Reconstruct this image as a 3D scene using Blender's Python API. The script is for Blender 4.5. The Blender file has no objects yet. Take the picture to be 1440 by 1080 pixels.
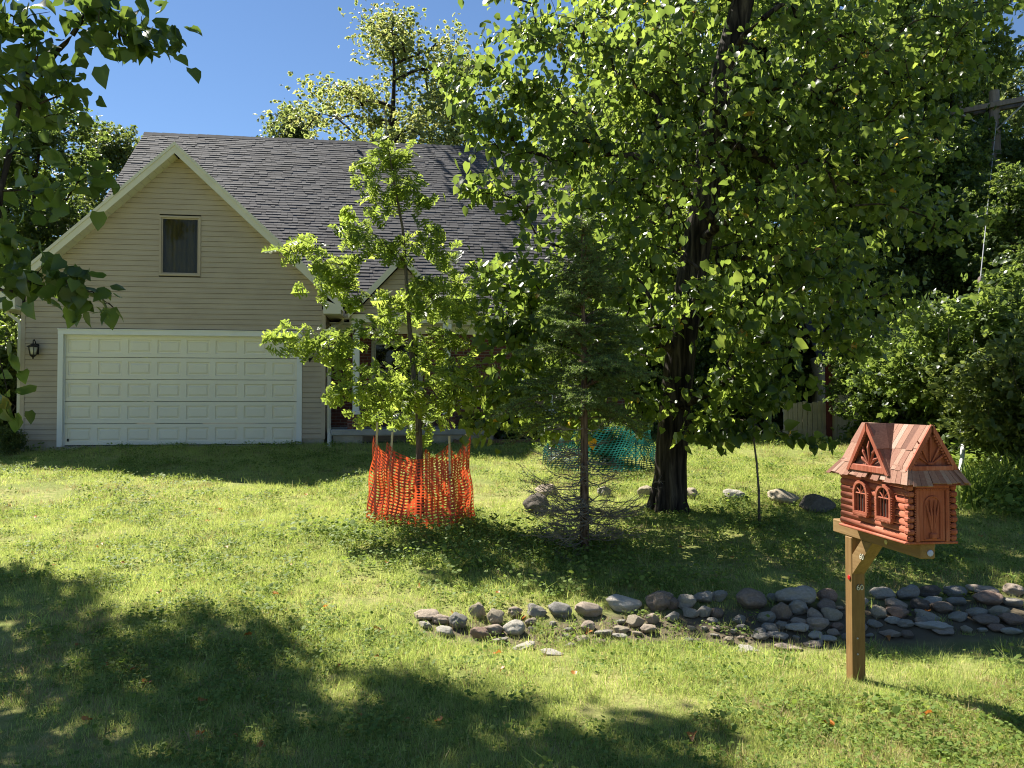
import bpy, math, random
import numpy as np
from mathutils import Vector, Matrix

R = math.radians
S = bpy.context.scene
COL = S.collection

# ------------------------------------------------------------------ camera, sky, sun, exposure
F = 1120.0                      # focal length in photograph pixels (1440 wide)
PITCH = R(1.33)
CAMZ = 1.6
cam = bpy.data.cameras.new('camera'); cam.lens = 36.0 * F / 1440.0; cam.sensor_width = 36.0
cam.clip_start = 0.05; cam.clip_end = 2000
camo = bpy.data.objects.new('camera', cam); COL.objects.link(camo)
camo.location = (0, 0, CAMZ); camo.rotation_euler = (R(90) + PITCH, 0, 0)
S.camera = camo

SUN_EL = R(48)
SUN_AZ = math.atan2(-0.67, 0.74)          # horizontal bearing of the sun, clockwise from +Y
sun_dir = Vector((math.sin(SUN_AZ) * math.cos(SUN_EL), math.cos(SUN_AZ) * math.cos(SUN_EL), math.sin(SUN_EL)))
W = bpy.data.worlds.new('World'); S.world = W; W.use_nodes = True
wn = W.node_tree.nodes; wl = W.node_tree.links
sky = wn.new('ShaderNodeTexSky'); sky.sky_type = 'NISHITA'; sky.sun_disc = False
sky.sun_elevation = SUN_EL; sky.sun_rotation = SUN_AZ
sky.air_density = 1.0; sky.dust_density = 0.0; sky.ozone_density = 6.0; sky.altitude = 200
wl.new(sky.outputs[0], wn['Background'].inputs[0]); wn['Background'].inputs[1].default_value = 0.05
sl = bpy.data.lights.new('sun', 'SUN'); sl.energy = 5.0; sl.angle = R(0.53); sl.color = (1.0, 0.95, 0.86)
slo = bpy.data.objects.new('sun', sl); COL.objects.link(slo)
slo.rotation_euler = (-sun_dir).to_track_quat('-Z', 'Y').to_euler(); slo.location = sun_dir * 60
S.view_settings.view_transform = 'Standard'; S.view_settings.look = 'None'
S.view_settings.exposure = 1.4; S.view_settings.gamma = 1.0
S.render.engine = 'CYCLES'
S.cycles.max_bounces = 7; S.cycles.diffuse_bounces = 4; S.cycles.glossy_bounces = 3
S.cycles.transmission_bounces = 5; S.cycles.transparent_max_bounces = 6
S.cycles.sample_clamp_indirect = 2; S.cycles.use_denoising = True; S.cycles.use_adaptive_sampling = False; S.cycles.filter_width = 1.1

# ------------------------------------------------------------------ helpers
def at(px, py, Y):
    """The point at depth Y seen at photograph pixel px, py."""
    cp, sp = math.cos(PITCH), math.sin(PITCH)
    a = (px - 720) / F; b = (540 - py) / F
    d = (a, cp - b * sp, sp + b * cp)
    t = Y / d[1]
    return Vector((a * t, Y, CAMZ + d[2] * t))

def nrm(v):
    v = np.asarray(v, float); n = np.linalg.norm(v, axis=-1, keepdims=True); n[n == 0] = 1
    return v / n

class MB:
    """Collects shapes, then links them as one mesh object."""
    def __init__(s): s.v = []; s.f = []; s.m = []; s.mi = 0
    def add(s, vs, fs, M=None):
        o = len(s.v)
        for p in vs:
            s.v.append(tuple(M @ Vector(p)) if M is not None else tuple(p))
        for f in fs: s.f.append([i + o for i in f]); s.m.append(s.mi)
        return s
    def box(s, x0, x1, y0, y1, z0, z1, M=None):
        v = [(x0,y0,z0),(x1,y0,z0),(x1,y1,z0),(x0,y1,z0),(x0,y0,z1),(x1,y0,z1),(x1,y1,z1),(x0,y1,z1)]
        return s.add(v, [(0,3,2,1),(4,5,6,7),(0,1,5,4),(1,2,6,5),(2,3,7,6),(3,0,4,7)], M)
    def bbox(s, x0, x1, y0, y1, z0, z1, c=0.005, M=None):
        """box with chamfered edges"""
        c = min(c, (x1-x0)*.4, (y1-y0)*.4, (z1-z0)*.4)
        v = []; 
        for x, sx in ((x0,1),(x1,-1)):
            for y, sy in ((y0,1),(y1,-1)):
                for z, sz in ((z0,1),(z1,-1)):
                    v += [(x, y+sy*c, z+sz*c), (x+sx*c, y, z+sz*c), (x+sx*c, y+sy*c, z)]
        idx = lambda i, j, k, a: ((i*2+j)*2+k)*3+a
        f = []
        for i in (0,1): f.append([idx(i,0,0,0), idx(i,1,0,0), idx(i,1,1,0), idx(i,0,1,0)][::(-1 if i == 0 else 1)])
        for j in (0,1): f.append([idx(0,j,0,1), idx(1,j,0,1), idx(1,j,1,1), idx(0,j,1,1)][::(1 if j == 0 else -1)])
        for k in (0,1): f.append([idx(0,0,k,2), idx(1,0,k,2), idx(1,1,k,2), idx(0,1,k,2)][::(-1 if k == 0 else 1)])
        for j in (0,1):
            for k in (0,1): f.append([idx(0,j,k,1), idx(1,j,k,1), idx(1,j,k,2), idx(0,j,k,2)])
        for i in (0,1):
            for k in (0,1): f.append([idx(i,0,k,0), idx(i,1,k,0), idx(i,1,k,2), idx(i,0,k,2)])
        for i in (0,1):
            for j in (0,1): f.append([idx(i,j,0,0), idx(i,j,1,0), idx(i,j,1,1), idx(i,j,0,1)])
        for i in (0,1):
            for j in (0,1):
                for k in (0,1): f.append([idx(i,j,k,0), idx(i,j,k,1), idx(i,j,k,2)])
        return s.add(v, f, M)
    def tube(s, pts, rad, n=8, cap=True):
        P = [Vector(p) for p in pts]
        if not hasattr(rad, '__len__'): rad = [rad] * len(P)
        o = len(s.v); ref = None
        for i, p in enumerate(P):
            t = (P[min(i+1, len(P)-1)] - P[max(i-1, 0)])
            t = t.normalized() if t.length > 1e-9 else Vector((0,0,1))
            if ref is None:
                ref = t.orthogonal().normalized()
            ref = (ref - t * ref.dot(t)); ref = ref.normalized() if ref.length > 1e-6 else t.orthogonal().normalized()
            b = t.cross(ref)
            for k in range(n):
                a = 2 * math.pi * k / n
                s.v.append(tuple(p + (ref * math.cos(a) + b * math.sin(a)) * rad[i]))
        for i in range(len(P) - 1):
            for k in range(n):
                a, b2 = o + i*n + k, o + i*n + (k+1) % n
                s.f.append([a, b2, b2 + n, a + n]); s.m.append(s.mi)
        if cap:
            s.f.append([o + k for k in range(n)][::-1]); s.m.append(s.mi)
            s.f.append([o + (len(P)-1)*n + k for k in range(n)]); s.m.append(s.mi)
        return s
    def prism(s, poly, d, M=None):
        """poly: 2-D points (x, z) counter-clockwise seen from -y; from y=0 to y=d."""
        n = len(poly)
        v = [(x, 0, z) for x, z in poly] + [(x, d, z) for x, z in poly]
        f = [list(range(n)), list(range(2*n-1, n-1, -1))]
        for i in range(n): f.append([i, i+n, (i+1) % n + n, (i+1) % n])
        return s.add(v, f, M)
    def lathe(s, prof, n=16, M=None):
        """prof: (r, z) list"""
        v = []; f = []
        for r, z in prof:
            for k in range(n):
                a = 2*math.pi*k/n; v.append((r*math.cos(a), r*math.sin(a), z))
        for i in range(len(prof)-1):
            for k in range(n):
                f.append([i*n+k, i*n+(k+1) % n, (i+1)*n+(k+1) % n, (i+1)*n+k])
        f.append(list(range(n))[::-1]); f.append([(len(prof)-1)*n+k for k in range(n)])
        return s.add(v, f, M)
    def build(s, name, mat, parent=None, smooth=False, off=(0,0,0)):
        me = bpy.data.meshes.new(name)
        vv = [(a-off[0], b-off[1], c-off[2]) for a, b, c in s.v]
        me.from_pydata(vv, [], s.f)
        mats = mat if isinstance(mat, (list, tuple)) else [mat]
        for m in mats: me.materials.append(m)
        if len(mats) > 1: me.polygons.foreach_set('material_index', s.m)
        me.update()
        me.shade_smooth() if smooth else me.shade_flat()
        o = bpy.data.objects.new(name, me); COL.objects.link(o)
        if parent is not None: o.parent = parent
        return o

def mesh_np(name, V, T, mat, parent=None, attrs=None, smooth=False, link=True):
    """mesh from numpy arrays: V (n,3), T (m,k) all faces with k corners"""
    V = np.ascontiguousarray(V, dtype=np.float32); T = np.ascontiguousarray(T, dtype=np.int32)
    me = bpy.data.meshes.new(name); k = T.shape[1]
    me.vertices.add(len(V)); me.vertices.foreach_set('co', V.ravel())
    me.loops.add(T.size); me.loops.foreach_set('vertex_index', T.ravel())
    me.polygons.add(len(T)); me.polygons.foreach_set('loop_start', np.arange(0, T.size, k, dtype=np.int32))
    me.polygons.foreach_set('loop_total', np.full(len(T), k, dtype=np.int32))

    for a, val in (attrs or {}).items():
        at_ = me.attributes.new(a, 'FLOAT', 'POINT'); at_.data.foreach_set('value', np.asarray(val, dtype=np.float32))
    me.update(calc_edges=True)
    me.shade_smooth() if smooth else me.shade_flat()
    if mat is not None: me.materials.append(mat)
    o = bpy.data.objects.new(name, me)
    if link: COL.objects.link(o)
    if parent is not None: o.parent = parent
    return o

def tag(o, label=None, cat=None, group=None, kind=None):
    if label: o['label'] = label
    if cat: o['category'] = cat
    if group: o['group'] = group
    if kind: o['kind'] = kind
    return o

def thing(name, label, cat, loc=(0,0,0), rz=0.0, group=None):
    o = bpy.data.objects.new(name, None); COL.objects.link(o)
    o.location = loc; o.rotation_euler = (0, 0, rz); o.empty_display_size = .2
    return tag(o, label, cat, group)

def copy_tree(o, parent=None):
    c = o.copy(); COL.objects.link(c)
    if parent is not None: c.parent = parent
    for ch in list(o.children): copy_tree(ch, c)
    return c

# ------------------------------------------------------------------ materials
def newmat(name):
    m = bpy.data.materials.new(name); m.use_nodes = True
    nt = m.node_tree; b = nt.nodes['Principled BSDF']
    return m, nt, b

def ramp(nt, stops):
    r = nt.nodes.new('ShaderNodeValToRGB'); e = r.color_ramp.elements
    while len(e) < len(stops): e.new(0.5)
    for i, (p, c) in enumerate(stops):
        e[i].position = p; e[i].color = (*c, 1)
    return r

def surf(name, stops, scale=3.0, rough=.7, bump=.0, bscale=None, spec=.3, detail=6, stretch=(1,1,1), coord='Object', dist=.01):
    """noise-mottled surface"""
    m, nt, b = newmat(name); N, L = nt.nodes, nt.links
    tc = N.new('ShaderNodeTexCoord'); mp = N.new('ShaderNodeMapping'); mp.inputs['Scale'].default_value = stretch
    L.new(tc.outputs[coord], mp.inputs[0])
    nz = N.new('ShaderNodeTexNoise'); nz.inputs['Scale'].default_value = scale; nz.inputs['Detail'].default_value = detail
    nz.inputs['Roughness'].default_value = .62
    L.new(mp.outputs[0], nz.inputs['Vector'])
    rp = ramp(nt, stops); L.new(nz.outputs[0], rp.inputs[0]); L.new(rp.outputs[0], b.inputs['Base Color'])
    b.inputs['Roughness'].default_value = rough; b.inputs['Specular IOR Level'].default_value = spec
    if bump:
        n2 = N.new('ShaderNodeTexNoise'); n2.inputs['Scale'].default_value = bscale or scale*6; n2.inputs['Detail'].default_value = 5
        L.new(mp.outputs[0], n2.inputs['Vector'])
        bp = N.new('ShaderNodeBump'); bp.inputs['Strength'].default_value = bump; bp.inputs['Distance'].default_value = dist
        L.new(n2.outputs[0], bp.inputs['Height']); L.new(bp.outputs[0], b.inputs['Normal'])
    return m

def leafmat(name, dark, mid, light, trans, rough=.38, tfac=.42, spec=.5, odd=None):
    m, nt, b = newmat(name); N, L = nt.nodes, nt.links
    a = N.new('ShaderNodeAttribute'); a.attribute_name = 'tint'
    st = [(0.0, dark), (0.5, mid), (0.93, light)]
    if odd: st.append((0.985, odd))
    rp = ramp(nt, st); L.new(a.outputs['Fac'], rp.inputs[0])
    L.new(rp.outputs[0], b.inputs['Base Color'])
    b.inputs['Roughness'].default_value = rough; b.inputs['Specular IOR Level'].default_value = spec
    tr = N.new('ShaderNodeBsdfTranslucent')
    mx = N.new('ShaderNodeMix'); mx.data_type = 'RGBA'; mx.blend_type = 'MULTIPLY'; mx.inputs[0].default_value = 1
    L.new(rp.outputs[0], mx.inputs[6]); mx.inputs[7].default_value = (*trans, 1)
    L.new(mx.outputs[2], tr.inputs[0])
    ms = N.new('ShaderNodeMixShader'); ms.inputs[0].default_value = tfac
    L.new(b.outputs[0], ms.inputs[1]); L.new(tr.outputs[0], ms.inputs[2])
    L.new(ms.outputs[0], N['Material Output'].inputs[0])
    return m

def tintmat(name, stops, rough=.9, spec=.2, bump=.3, bscale=60, dist=.004):
    """colour from the 'tint' attribute plus fine grain"""
    m, nt, b = newmat(name); N, L = nt.nodes, nt.links
    a = N.new('ShaderNodeAttribute'); a.attribute_name = 'tint'
    tc = N.new('ShaderNodeTexCoord'); nz = N.new('ShaderNodeTexNoise'); nz.inputs['Scale'].default_value = bscale
    nz.inputs['Detail'].default_value = 4; L.new(tc.outputs['Object'], nz.inputs['Vector'])
    big = N.new('ShaderNodeTexNoise'); big.inputs['Scale'].default_value = .9; big.inputs['Detail'].default_value = 5
    L.new(tc.outputs['Object'], big.inputs['Vector'])
    mm = N.new('ShaderNodeMath'); mm.operation = 'MULTIPLY_ADD'; mm.inputs[1].default_value = .5
    L.new(nz.outputs[0], mm.inputs[0]); L.new(a.outputs['Fac'], mm.inputs[2])
    m2 = N.new('ShaderNodeMath'); m2.operation = 'MULTIPLY_ADD'; m2.inputs[1].default_value = .6
    L.new(big.outputs[0], m2.inputs[0]); L.new(mm.outputs[0], m2.inputs[2])
    m3 = N.new('ShaderNodeMath'); m3.operation = 'SUBTRACT'; m3.inputs[1].default_value = .55
    L.new(m2.outputs[0], m3.inputs[0])
    rp = ramp(nt, stops); L.new(m3.outputs[0], rp.inputs[0]); L.new(rp.outputs[0], b.inputs['Base Color'])
    b.inputs['Roughness'].default_value = rough; b.inputs['Specular IOR Level'].default_value = spec
    bp = N.new('ShaderNodeBump'); bp.inputs['Strength'].default_value = bump; bp.inputs['Distance'].default_value = dist
    L.new(nz.outputs[0], bp.inputs['Height']); L.new(bp.outputs[0], b.inputs['Normal'])
    return m

def woodmat(name, c0, c1, c2, axis='Z', scale=1.0, rough=.75, knots=True):
    """wood grain stretched along one local axis"""
    st = {'X': (.6,9,9), 'Y': (9,.6,9), 'Z': (9,9,.6)}[axis]
    m, nt, b = newmat(name); N, L = nt.nodes, nt.links
    tc = N.new('ShaderNodeTexCoord'); mp = N.new('ShaderNodeMapping'); mp.inputs['Scale'].default_value = st
    L.new(tc.outputs['Object'], mp.inputs[0])
    nz = N.new('ShaderNodeTexNoise'); nz.inputs['Scale'].default_value = 7*scale; nz.inputs['Detail'].default_value = 8
    nz.inputs['Roughness'].default_value = .65; nz.inputs['Distortion'].default_value = .8
    L.new(mp.outputs[0], nz.inputs['Vector'])
    n2 = N.new('ShaderNodeTexNoise'); n2.inputs['Scale'].default_value = 6; n2.inputs['Detail'].default_value = 4
    L.new(tc.outputs['Object'], n2.inputs['Vector'])
    ad = N.new('ShaderNodeMath'); ad.operation = 'MULTIPLY_ADD'; ad.inputs[1].default_value = .55; ad.inputs[2].default_value = .22
    L.new(n2.outputs[0], ad.inputs[0])
    av = N.new('ShaderNodeMath'); av.operation = 'MULTIPLY_ADD'; av.inputs[1].default_value = .5
    sb = N.new('ShaderNodeMath'); sb.operation = 'MULTIPLY'; sb.inputs[1].default_value = .5
    L.new(nz.outputs[0], av.inputs[0]); L.new(ad.outputs[0], sb.inputs[0]); L.new(sb.outputs[0], av.inputs[2])
    rp = ramp(nt, [(.3, c0), (.5, c1), (.68, c2)]); L.new(av.outputs[0], rp.inputs[0]); L.new(rp.outputs[0], b.inputs['Base Color'])
    b.inputs['Roughness'].default_value = rough; b.inputs['Specular IOR Level'].default_value = .25
    bp = N.new('ShaderNodeBump'); bp.inputs['Strength'].default_value = .35; bp.inputs['Distance'].default_value = .004
    L.new(nz.outputs[0], bp.inputs['Height']); L.new(bp.outputs[0], b.inputs['Normal'])
    return m

def barkmat(name, c0, c1, c2, sc=1.0, bump=.9):
    m, nt, b = newmat(name); N, L = nt.nodes, nt.links
    tc = N.new('ShaderNodeTexCoord'); mp = N.new('ShaderNodeMapping'); mp.inputs['Scale'].default_value = (9*sc, 9*sc, 1.1*sc)
    L.new(tc.outputs['Object'], mp.inputs[0])
    nz = N.new('ShaderNodeTexNoise'); nz.inputs['Scale'].default_value = 2.6; nz.inputs['Detail'].default_value = 7; nz.inputs['Distortion'].default_value = .6
    L.new(mp.outputs[0], nz.inputs['Vector'])
    rp = ramp(nt, [(.36, c0), (.52, c1), (.7, c2)]); L.new(nz.outputs[0], rp.inputs[0]); L.new(rp.outputs[0], b.inputs['Base Color'])
    b.inputs['Roughness'].default_value = .9; b.inputs['Specular IOR Level'].default_value = .15
    bp = N.new('ShaderNodeBump'); bp.inputs['Strength'].default_value = bump; bp.inputs['Distance'].default_value = .03
    L.new(nz.outputs[0], bp.inputs['Height']); L.new(bp.outputs[0], b.inputs['Normal'])
    return m

def plain(name, c, rough=.5, spec=.4, metal=0):
    return surf(name, [(.3, tuple(x*.88 for x in c)), (.7, tuple(min(1, x*1.08) for x in c))], scale=4, rough=rough, spec=spec, bump=.05, bscale=40)

def brickmat(name):
    m, nt, b = newmat(name); N, L = nt.nodes, nt.links
    tc = N.new('ShaderNodeTexCoord'); sx = N.new('ShaderNodeSeparateXYZ'); cx = N.new('ShaderNodeCombineXYZ')
    L.new(tc.outputs['Object'], sx.inputs[0])
    ad = N.new('ShaderNodeMath'); L.new(sx.outputs[0], ad.inputs[0]); L.new(sx.outputs[1], ad.inputs[1])
    L.new(ad.outputs[0], cx.inputs[0]); L.new(sx.outputs[2], cx.inputs[1])
    bt = N.new('ShaderNodeTexBrick'); bt.inputs['Scale'].default_value = 1
    bt.inputs['Brick Width'].default_value = .21; bt.inputs['Row Height'].default_value = .075; bt.inputs['Mortar Size'].default_value = .006
    bt.inputs['Mortar Smooth'].default_value = .2
    bt.inputs['Color1'].default_value = (.15, .046, .030, 1); bt.inputs['Color2'].default_value = (.08, .028, .021, 1)
    bt.inputs['Mortar'].default_value = (.20, .18, .155, 1); bt.inputs['Bias'].default_value = -.1
    L.new(cx.outputs[0], bt.inputs['Vector'])
    nz = N.new('ShaderNodeTexNoise'); nz.inputs['Scale'].default_value = 14; L.new(cx.outputs[0], nz.inputs['Vector'])
    mx = N.new('ShaderNodeMix'); mx.data_type = 'RGBA'; mx.blend_type = 'OVERLAY'; mx.inputs[0].default_value = .6
    L.new(bt.outputs[0], mx.inputs[6]); L.new(nz.outputs[0], mx.inputs[7]); L.new(mx.outputs[2], b.inputs['Base Color'])
    b.inputs['Roughness'].default_value = .85
    bp = N.new('ShaderNodeBump'); bp.inputs['Strength'].default_value = .6; bp.inputs['Distance'].default_value = .008; bp.invert = True
    L.new(bt.outputs['Fac'], bp.inputs['Height']); L.new(bp.outputs[0], b.inputs['Normal'])
    return m

def glassmat(name):
    m, nt, b = newmat(name); N, L = nt.nodes, nt.links
    g = N.new('ShaderNodeBsdfGlossy'); g.inputs['Roughness'].default_value = .03
    t = N.new('ShaderNodeBsdfTransparent'); t.inputs[0].default_value = (.70, .68, .60, 1)
    fr = N.new('ShaderNodeFresnel'); fr.inputs[0].default_value = 1.32
    ms = N.new('ShaderNodeMixShader'); L.new(fr.outputs[0], ms.inputs[0]); L.new(t.outputs[0], ms.inputs[1]); L.new(g.outputs[0], ms.inputs[2])
    L.new(ms.outputs[0], N['Material Output'].inputs[0])
    return m

M = {}
M['siding'] = surf('vinyl_siding', [(.3, (.41,.338,.26)), (.5, (.455,.38,.292)), (.7, (.495,.417,.322))], scale=1.3, rough=.55, spec=.3, stretch=(1,1,2))
M['cream'] = surf('cream_trim_paint', [(.3, (.66,.62,.50)), (.7, (.74,.70,.58))], scale=2, rough=.5)
M['white'] = surf('white_trim_paint', [(.3, (.74,.74,.70)), (.7, (.82,.81,.77))], scale=2, rough=.45)
M['door'] = surf('garage_door_paint', [(.3, (.80,.745,.61)), (.7, (.86,.81,.665))], scale=1.1, rough=.42)
M['brick'] = brickmat('red_brick')
M['concrete'] = surf('concrete', [(.3, (.30,.26,.20)), (.7, (.46,.41,.33))], scale=3, rough=.9, bump=.3, bscale=50)
M['stone_ledge'] = surf('limestone_ledge', [(.3, (.30,.29,.27)), (.7, (.42,.41,.38))], scale=4, rough=.85, bump=.2, bscale=60)
M['shingle'] = tintmat('asphalt_shingle', [(.0, (.048,.044,.044)), (.4, (.085,.080,.080)), (.75, (.125,.120,.120)), (1, (.18,.174,.172))], rough=.88, bump=.35, bscale=140, dist=.002)
M['glass'] = glassmat('window_glass')
M['curtain'] = surf('curtain_cloth', [(.3, (.22,.215,.16)), (.7, (.38,.37,.28))], scale=2, rough=.9, stretch=(3,3,.4))
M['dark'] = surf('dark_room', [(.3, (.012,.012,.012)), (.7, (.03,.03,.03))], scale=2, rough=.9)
M['black_metal'] = surf('black_lantern_metal', [(.3, (.012,.011,.010)), (.7, (.035,.03,.026))], scale=12, rough=.45, bump=.2, bscale=80)
M['lamp_glass'] = plain('frosted_lamp_glass', (.55,.52,.42), rough=.15)
M['cedar_red'] = woodmat('red_stained_wood', (.16,.038,.02), (.34,.095,.05), (.47,.21,.135), 'Y', 1.2)
M['cedar_red_v'] = woodmat('red_stained_wood_upright', (.15,.036,.019), (.32,.085,.045), (.44,.18,.115), 'Z', 1.2)
M['shake'] = tintmat('weathered_red_shake', [(.0, (.14,.068,.048)), (.3, (.225,.108,.075)), (.6, (.31,.175,.122)), (.85, (.34,.25,.195)), (1, (.38,.32,.27))], rough=.85, bump=.35, bscale=90, dist=.002)
M['post'] = woodmat('treated_post', (.13,.068,.022), (.215,.122,.042), (.30,.18,.068), 'Z', .8)
M['beam'] = woodmat('treated_beam', (.14,.078,.03), (.23,.138,.054), (.31,.20,.09), 'Y', .8)
M['black_hole'] = plain('dark_opening', (.02,.012,.01), rough=.9)
M['red_reflector'] = plain('red_reflector', (.55,.02,.02), rough=.2)
M['blue_reflector'] = plain('pale_blue_reflector', (.36,.40,.62), rough=.2)
M['yellow_reflector'] = plain('amber_reflector', (.52,.44,.16), rough=.25)
M['numeral'] = plain('pale_numeral', (.58,.54,.42), rough=.4)
M['numeral_edge'] = plain('dark_numeral_back', (.06,.05,.04), rough=.5)
M['bark'] = barkmat('furrowed_bark', (.009,.007,.006), (.038,.030,.024), (.095,.078,.06), .7, 1.0)
M['bark_young'] = barkmat('smooth_grey_bark', (.06,.05,.04), (.12,.10,.08), (.2,.17,.14), 2.0, .4)
M['bark_spruce'] = barkmat('spruce_bark', (.05,.032,.022), (.13,.085,.06), (.22,.15,.11), 2.4, .6)
M['twig_dead'] = surf('dead_twig', [(.3, (.12,.095,.07)), (.7, (.28,.24,.19))], scale=12, rough=.9)
M['stake'] = woodmat('stake_wood', (.40,.30,.17), (.58,.46,.28), (.70,.58,.38), 'Z', 1.0)
M['pole_wood'] = woodmat('weathered_pole', (.10,.085,.075), (.19,.165,.15), (.29,.26,.24), 'Z', .5)
M['fascia_board'] = woodmat('bed_timber', (.10,.06,.035), (.19,.115,.065), (.27,.17,.10), 'X', .7)
M['pvc'] = plain('white_guard_plastic', (.72,.73,.72), rough=.35)
M['steel'] = plain('galvanised_wire', (.42,.43,.44), rough=.35)
M['porcelain'] = plain('brown_porcelain', (.20,.16,.14), rough=.2)
M['shed'] = woodmat('pale_shed_boards', (.30,.25,.18), (.46,.40,.30), (.58,.51,.40), 'Z', .5)
M['shed_red'] = plain('dark_red_trim', (.12,.022,.02), rough=.6)

def netmat(name, c, t):
    m, nt, b = newmat(name); N, L = nt.nodes, nt.links
    tc = N.new('ShaderNodeTexCoord'); nz = N.new('ShaderNodeTexNoise'); nz.inputs['Scale'].default_value = 9; L.new(tc.outputs['Object'], nz.inputs[0])
    rp = ramp(nt, [(.3, tuple(x*.8 for x in c)), (.7, c)]); L.new(nz.outputs[0], rp.inputs[0])
    L.new(rp.outputs[0], b.inputs['Base Color']); b.inputs['Roughness'].default_value = .4
    tr = N.new('ShaderNodeBsdfTranslucent'); tr.inputs[0].default_value = (*t, 1)
    ms = N.new('ShaderNodeMixShader'); ms.inputs[0].default_value = .45
    L.new(b.outputs[0], ms.inputs[1]); L.new(tr.outputs[0], ms.inputs[2]); L.new(ms.outputs[0], N['Material Output'].inputs[0])
    return m
M['orange_net'] = netmat('orange_plastic_net', (.58,.075,.024), (.68,.11,.035))
M['teal_net'] = netmat('teal_plastic_net', (.007,.058,.050), (.012,.11,.095))

M['leaf_linden'] = leafmat('linden_leaf', (.024,.046,.012), (.046,.081,.019), (.078,.12,.028), (6.0,4.7,3.1), rough=.32, tfac=.52, odd=(.20,.14,.03))
M['leaf_redbud'] = leafmat('heart_leaf', (.024,.047,.012), (.042,.078,.018), (.068,.112,.025), (4.2,3.4,2.2), rough=.38, tfac=.46, odd=(.30,.12,.03))
M['leaf_oak'] = leafmat('oak_leaf', (.046,.080,.018), (.074,.124,.028), (.11,.165,.04), (5.4,4.2,2.8), rough=.35, tfac=.55)
M['leaf_wood'] = leafmat('woodland_leaf', (.034,.062,.018), (.062,.104,.028), (.10,.15,.04), (3.9,3.2,2.1), rough=.36, tfac=.5)
M['leaf_pale'] = leafmat('pale_woodland_leaf', (.05,.084,.026), (.09,.132,.042), (.14,.185,.06), (3.0,2.5,1.7), rough=.38, tfac=.48)
M['leaf_locust'] = leafmat('locust_leaf', (.125,.17,.06), (.185,.235,.085), (.27,.29,.115), (2.6,2.3,1.8), rough=.42, tfac=.57)
M['needle'] = leafmat('spruce_needle', (.070,.115,.042), (.12,.185,.065), (.18,.25,.09), (1.9,1.7,1.1), rough=.42, tfac=.45)
M['grass'] = leafmat('grass_blade', (.15,.215,.056), (.30,.37,.11), (.50,.51,.215), (1.65,1.62,1.2), rough=.5, tfac=.5, spec=.2, odd=(.56,.48,.29))
M['weed'] = leafmat('broad_weed_leaf', (.10,.155,.035), (.17,.245,.055), (.25,.32,.09), (1.6,1.5,1.0), rough=.55, tfac=.45, spec=.12)
M['dry'] = leafmat('dry_grass', (.30,.24,.12), (.45,.37,.20), (.58,.50,.31), (1.1,1.0,.8), rough=.6, tfac=.35, spec=.1)
M['fallen'] = leafmat('fallen_leaf', (.25,.08,.02), (.42,.15,.03), (.55,.26,.05), (1.2,1.0,.8), rough=.5, tfac=.3)

# ------------------------------------------------------------------ ground
GY = np.array([-60, 0, 3, 5.2, 5.7, 6.3, 7.0, 8.0, 9.6, 10.5, 12, 14.5, 16.5, 18, 22, 40, 150, 400], float)
GZ = np.array([-.15, -.17, -.18, -.20, -.235, -.26, -.17, -.04, .07, .12, .24, .45, .61, .66, .72, 1.0, 2.0, 4.0])
def gz(x, y):
    x = np.asarray(x, float); y = np.asarray(y, float)
    z = np.interp(y, GY, GZ)
    k = 1/(1+np.exp(-(x+1.0)/.35))                       # the stony swale only runs on this side
    flat = np.interp(y, [5.2, 8.0], [-.2, -.04])
    z = np.where((y > 5.2) & (y < 8.0), flat*(1-k) + (z - .05*np.exp(-((y-6.3)/.4)**2))*k, z)
    left = 1/(1+np.exp((x+9.6)/.5)); z = z - .11*left*np.clip((y-12)/3, 0, 1)
    z = z + .02*np.sin(x*1.3+y*.7)*np.sin(y*1.1-x*.4) + .008*np.sin(x*4.1+1)*np.sin(y*3.7)
    return z
def hit(px, py):
    """where the sight line through a photograph pixel meets the ground"""
    lo, hi = 3.0, 60.0
    prev = lo
    for Y in np.arange(3.0, 60, .05):
        p = at(px, py, Y)
        if p.z <= float(gz(p.x, p.y)): return p
    return at(px, py, 60)

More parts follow.
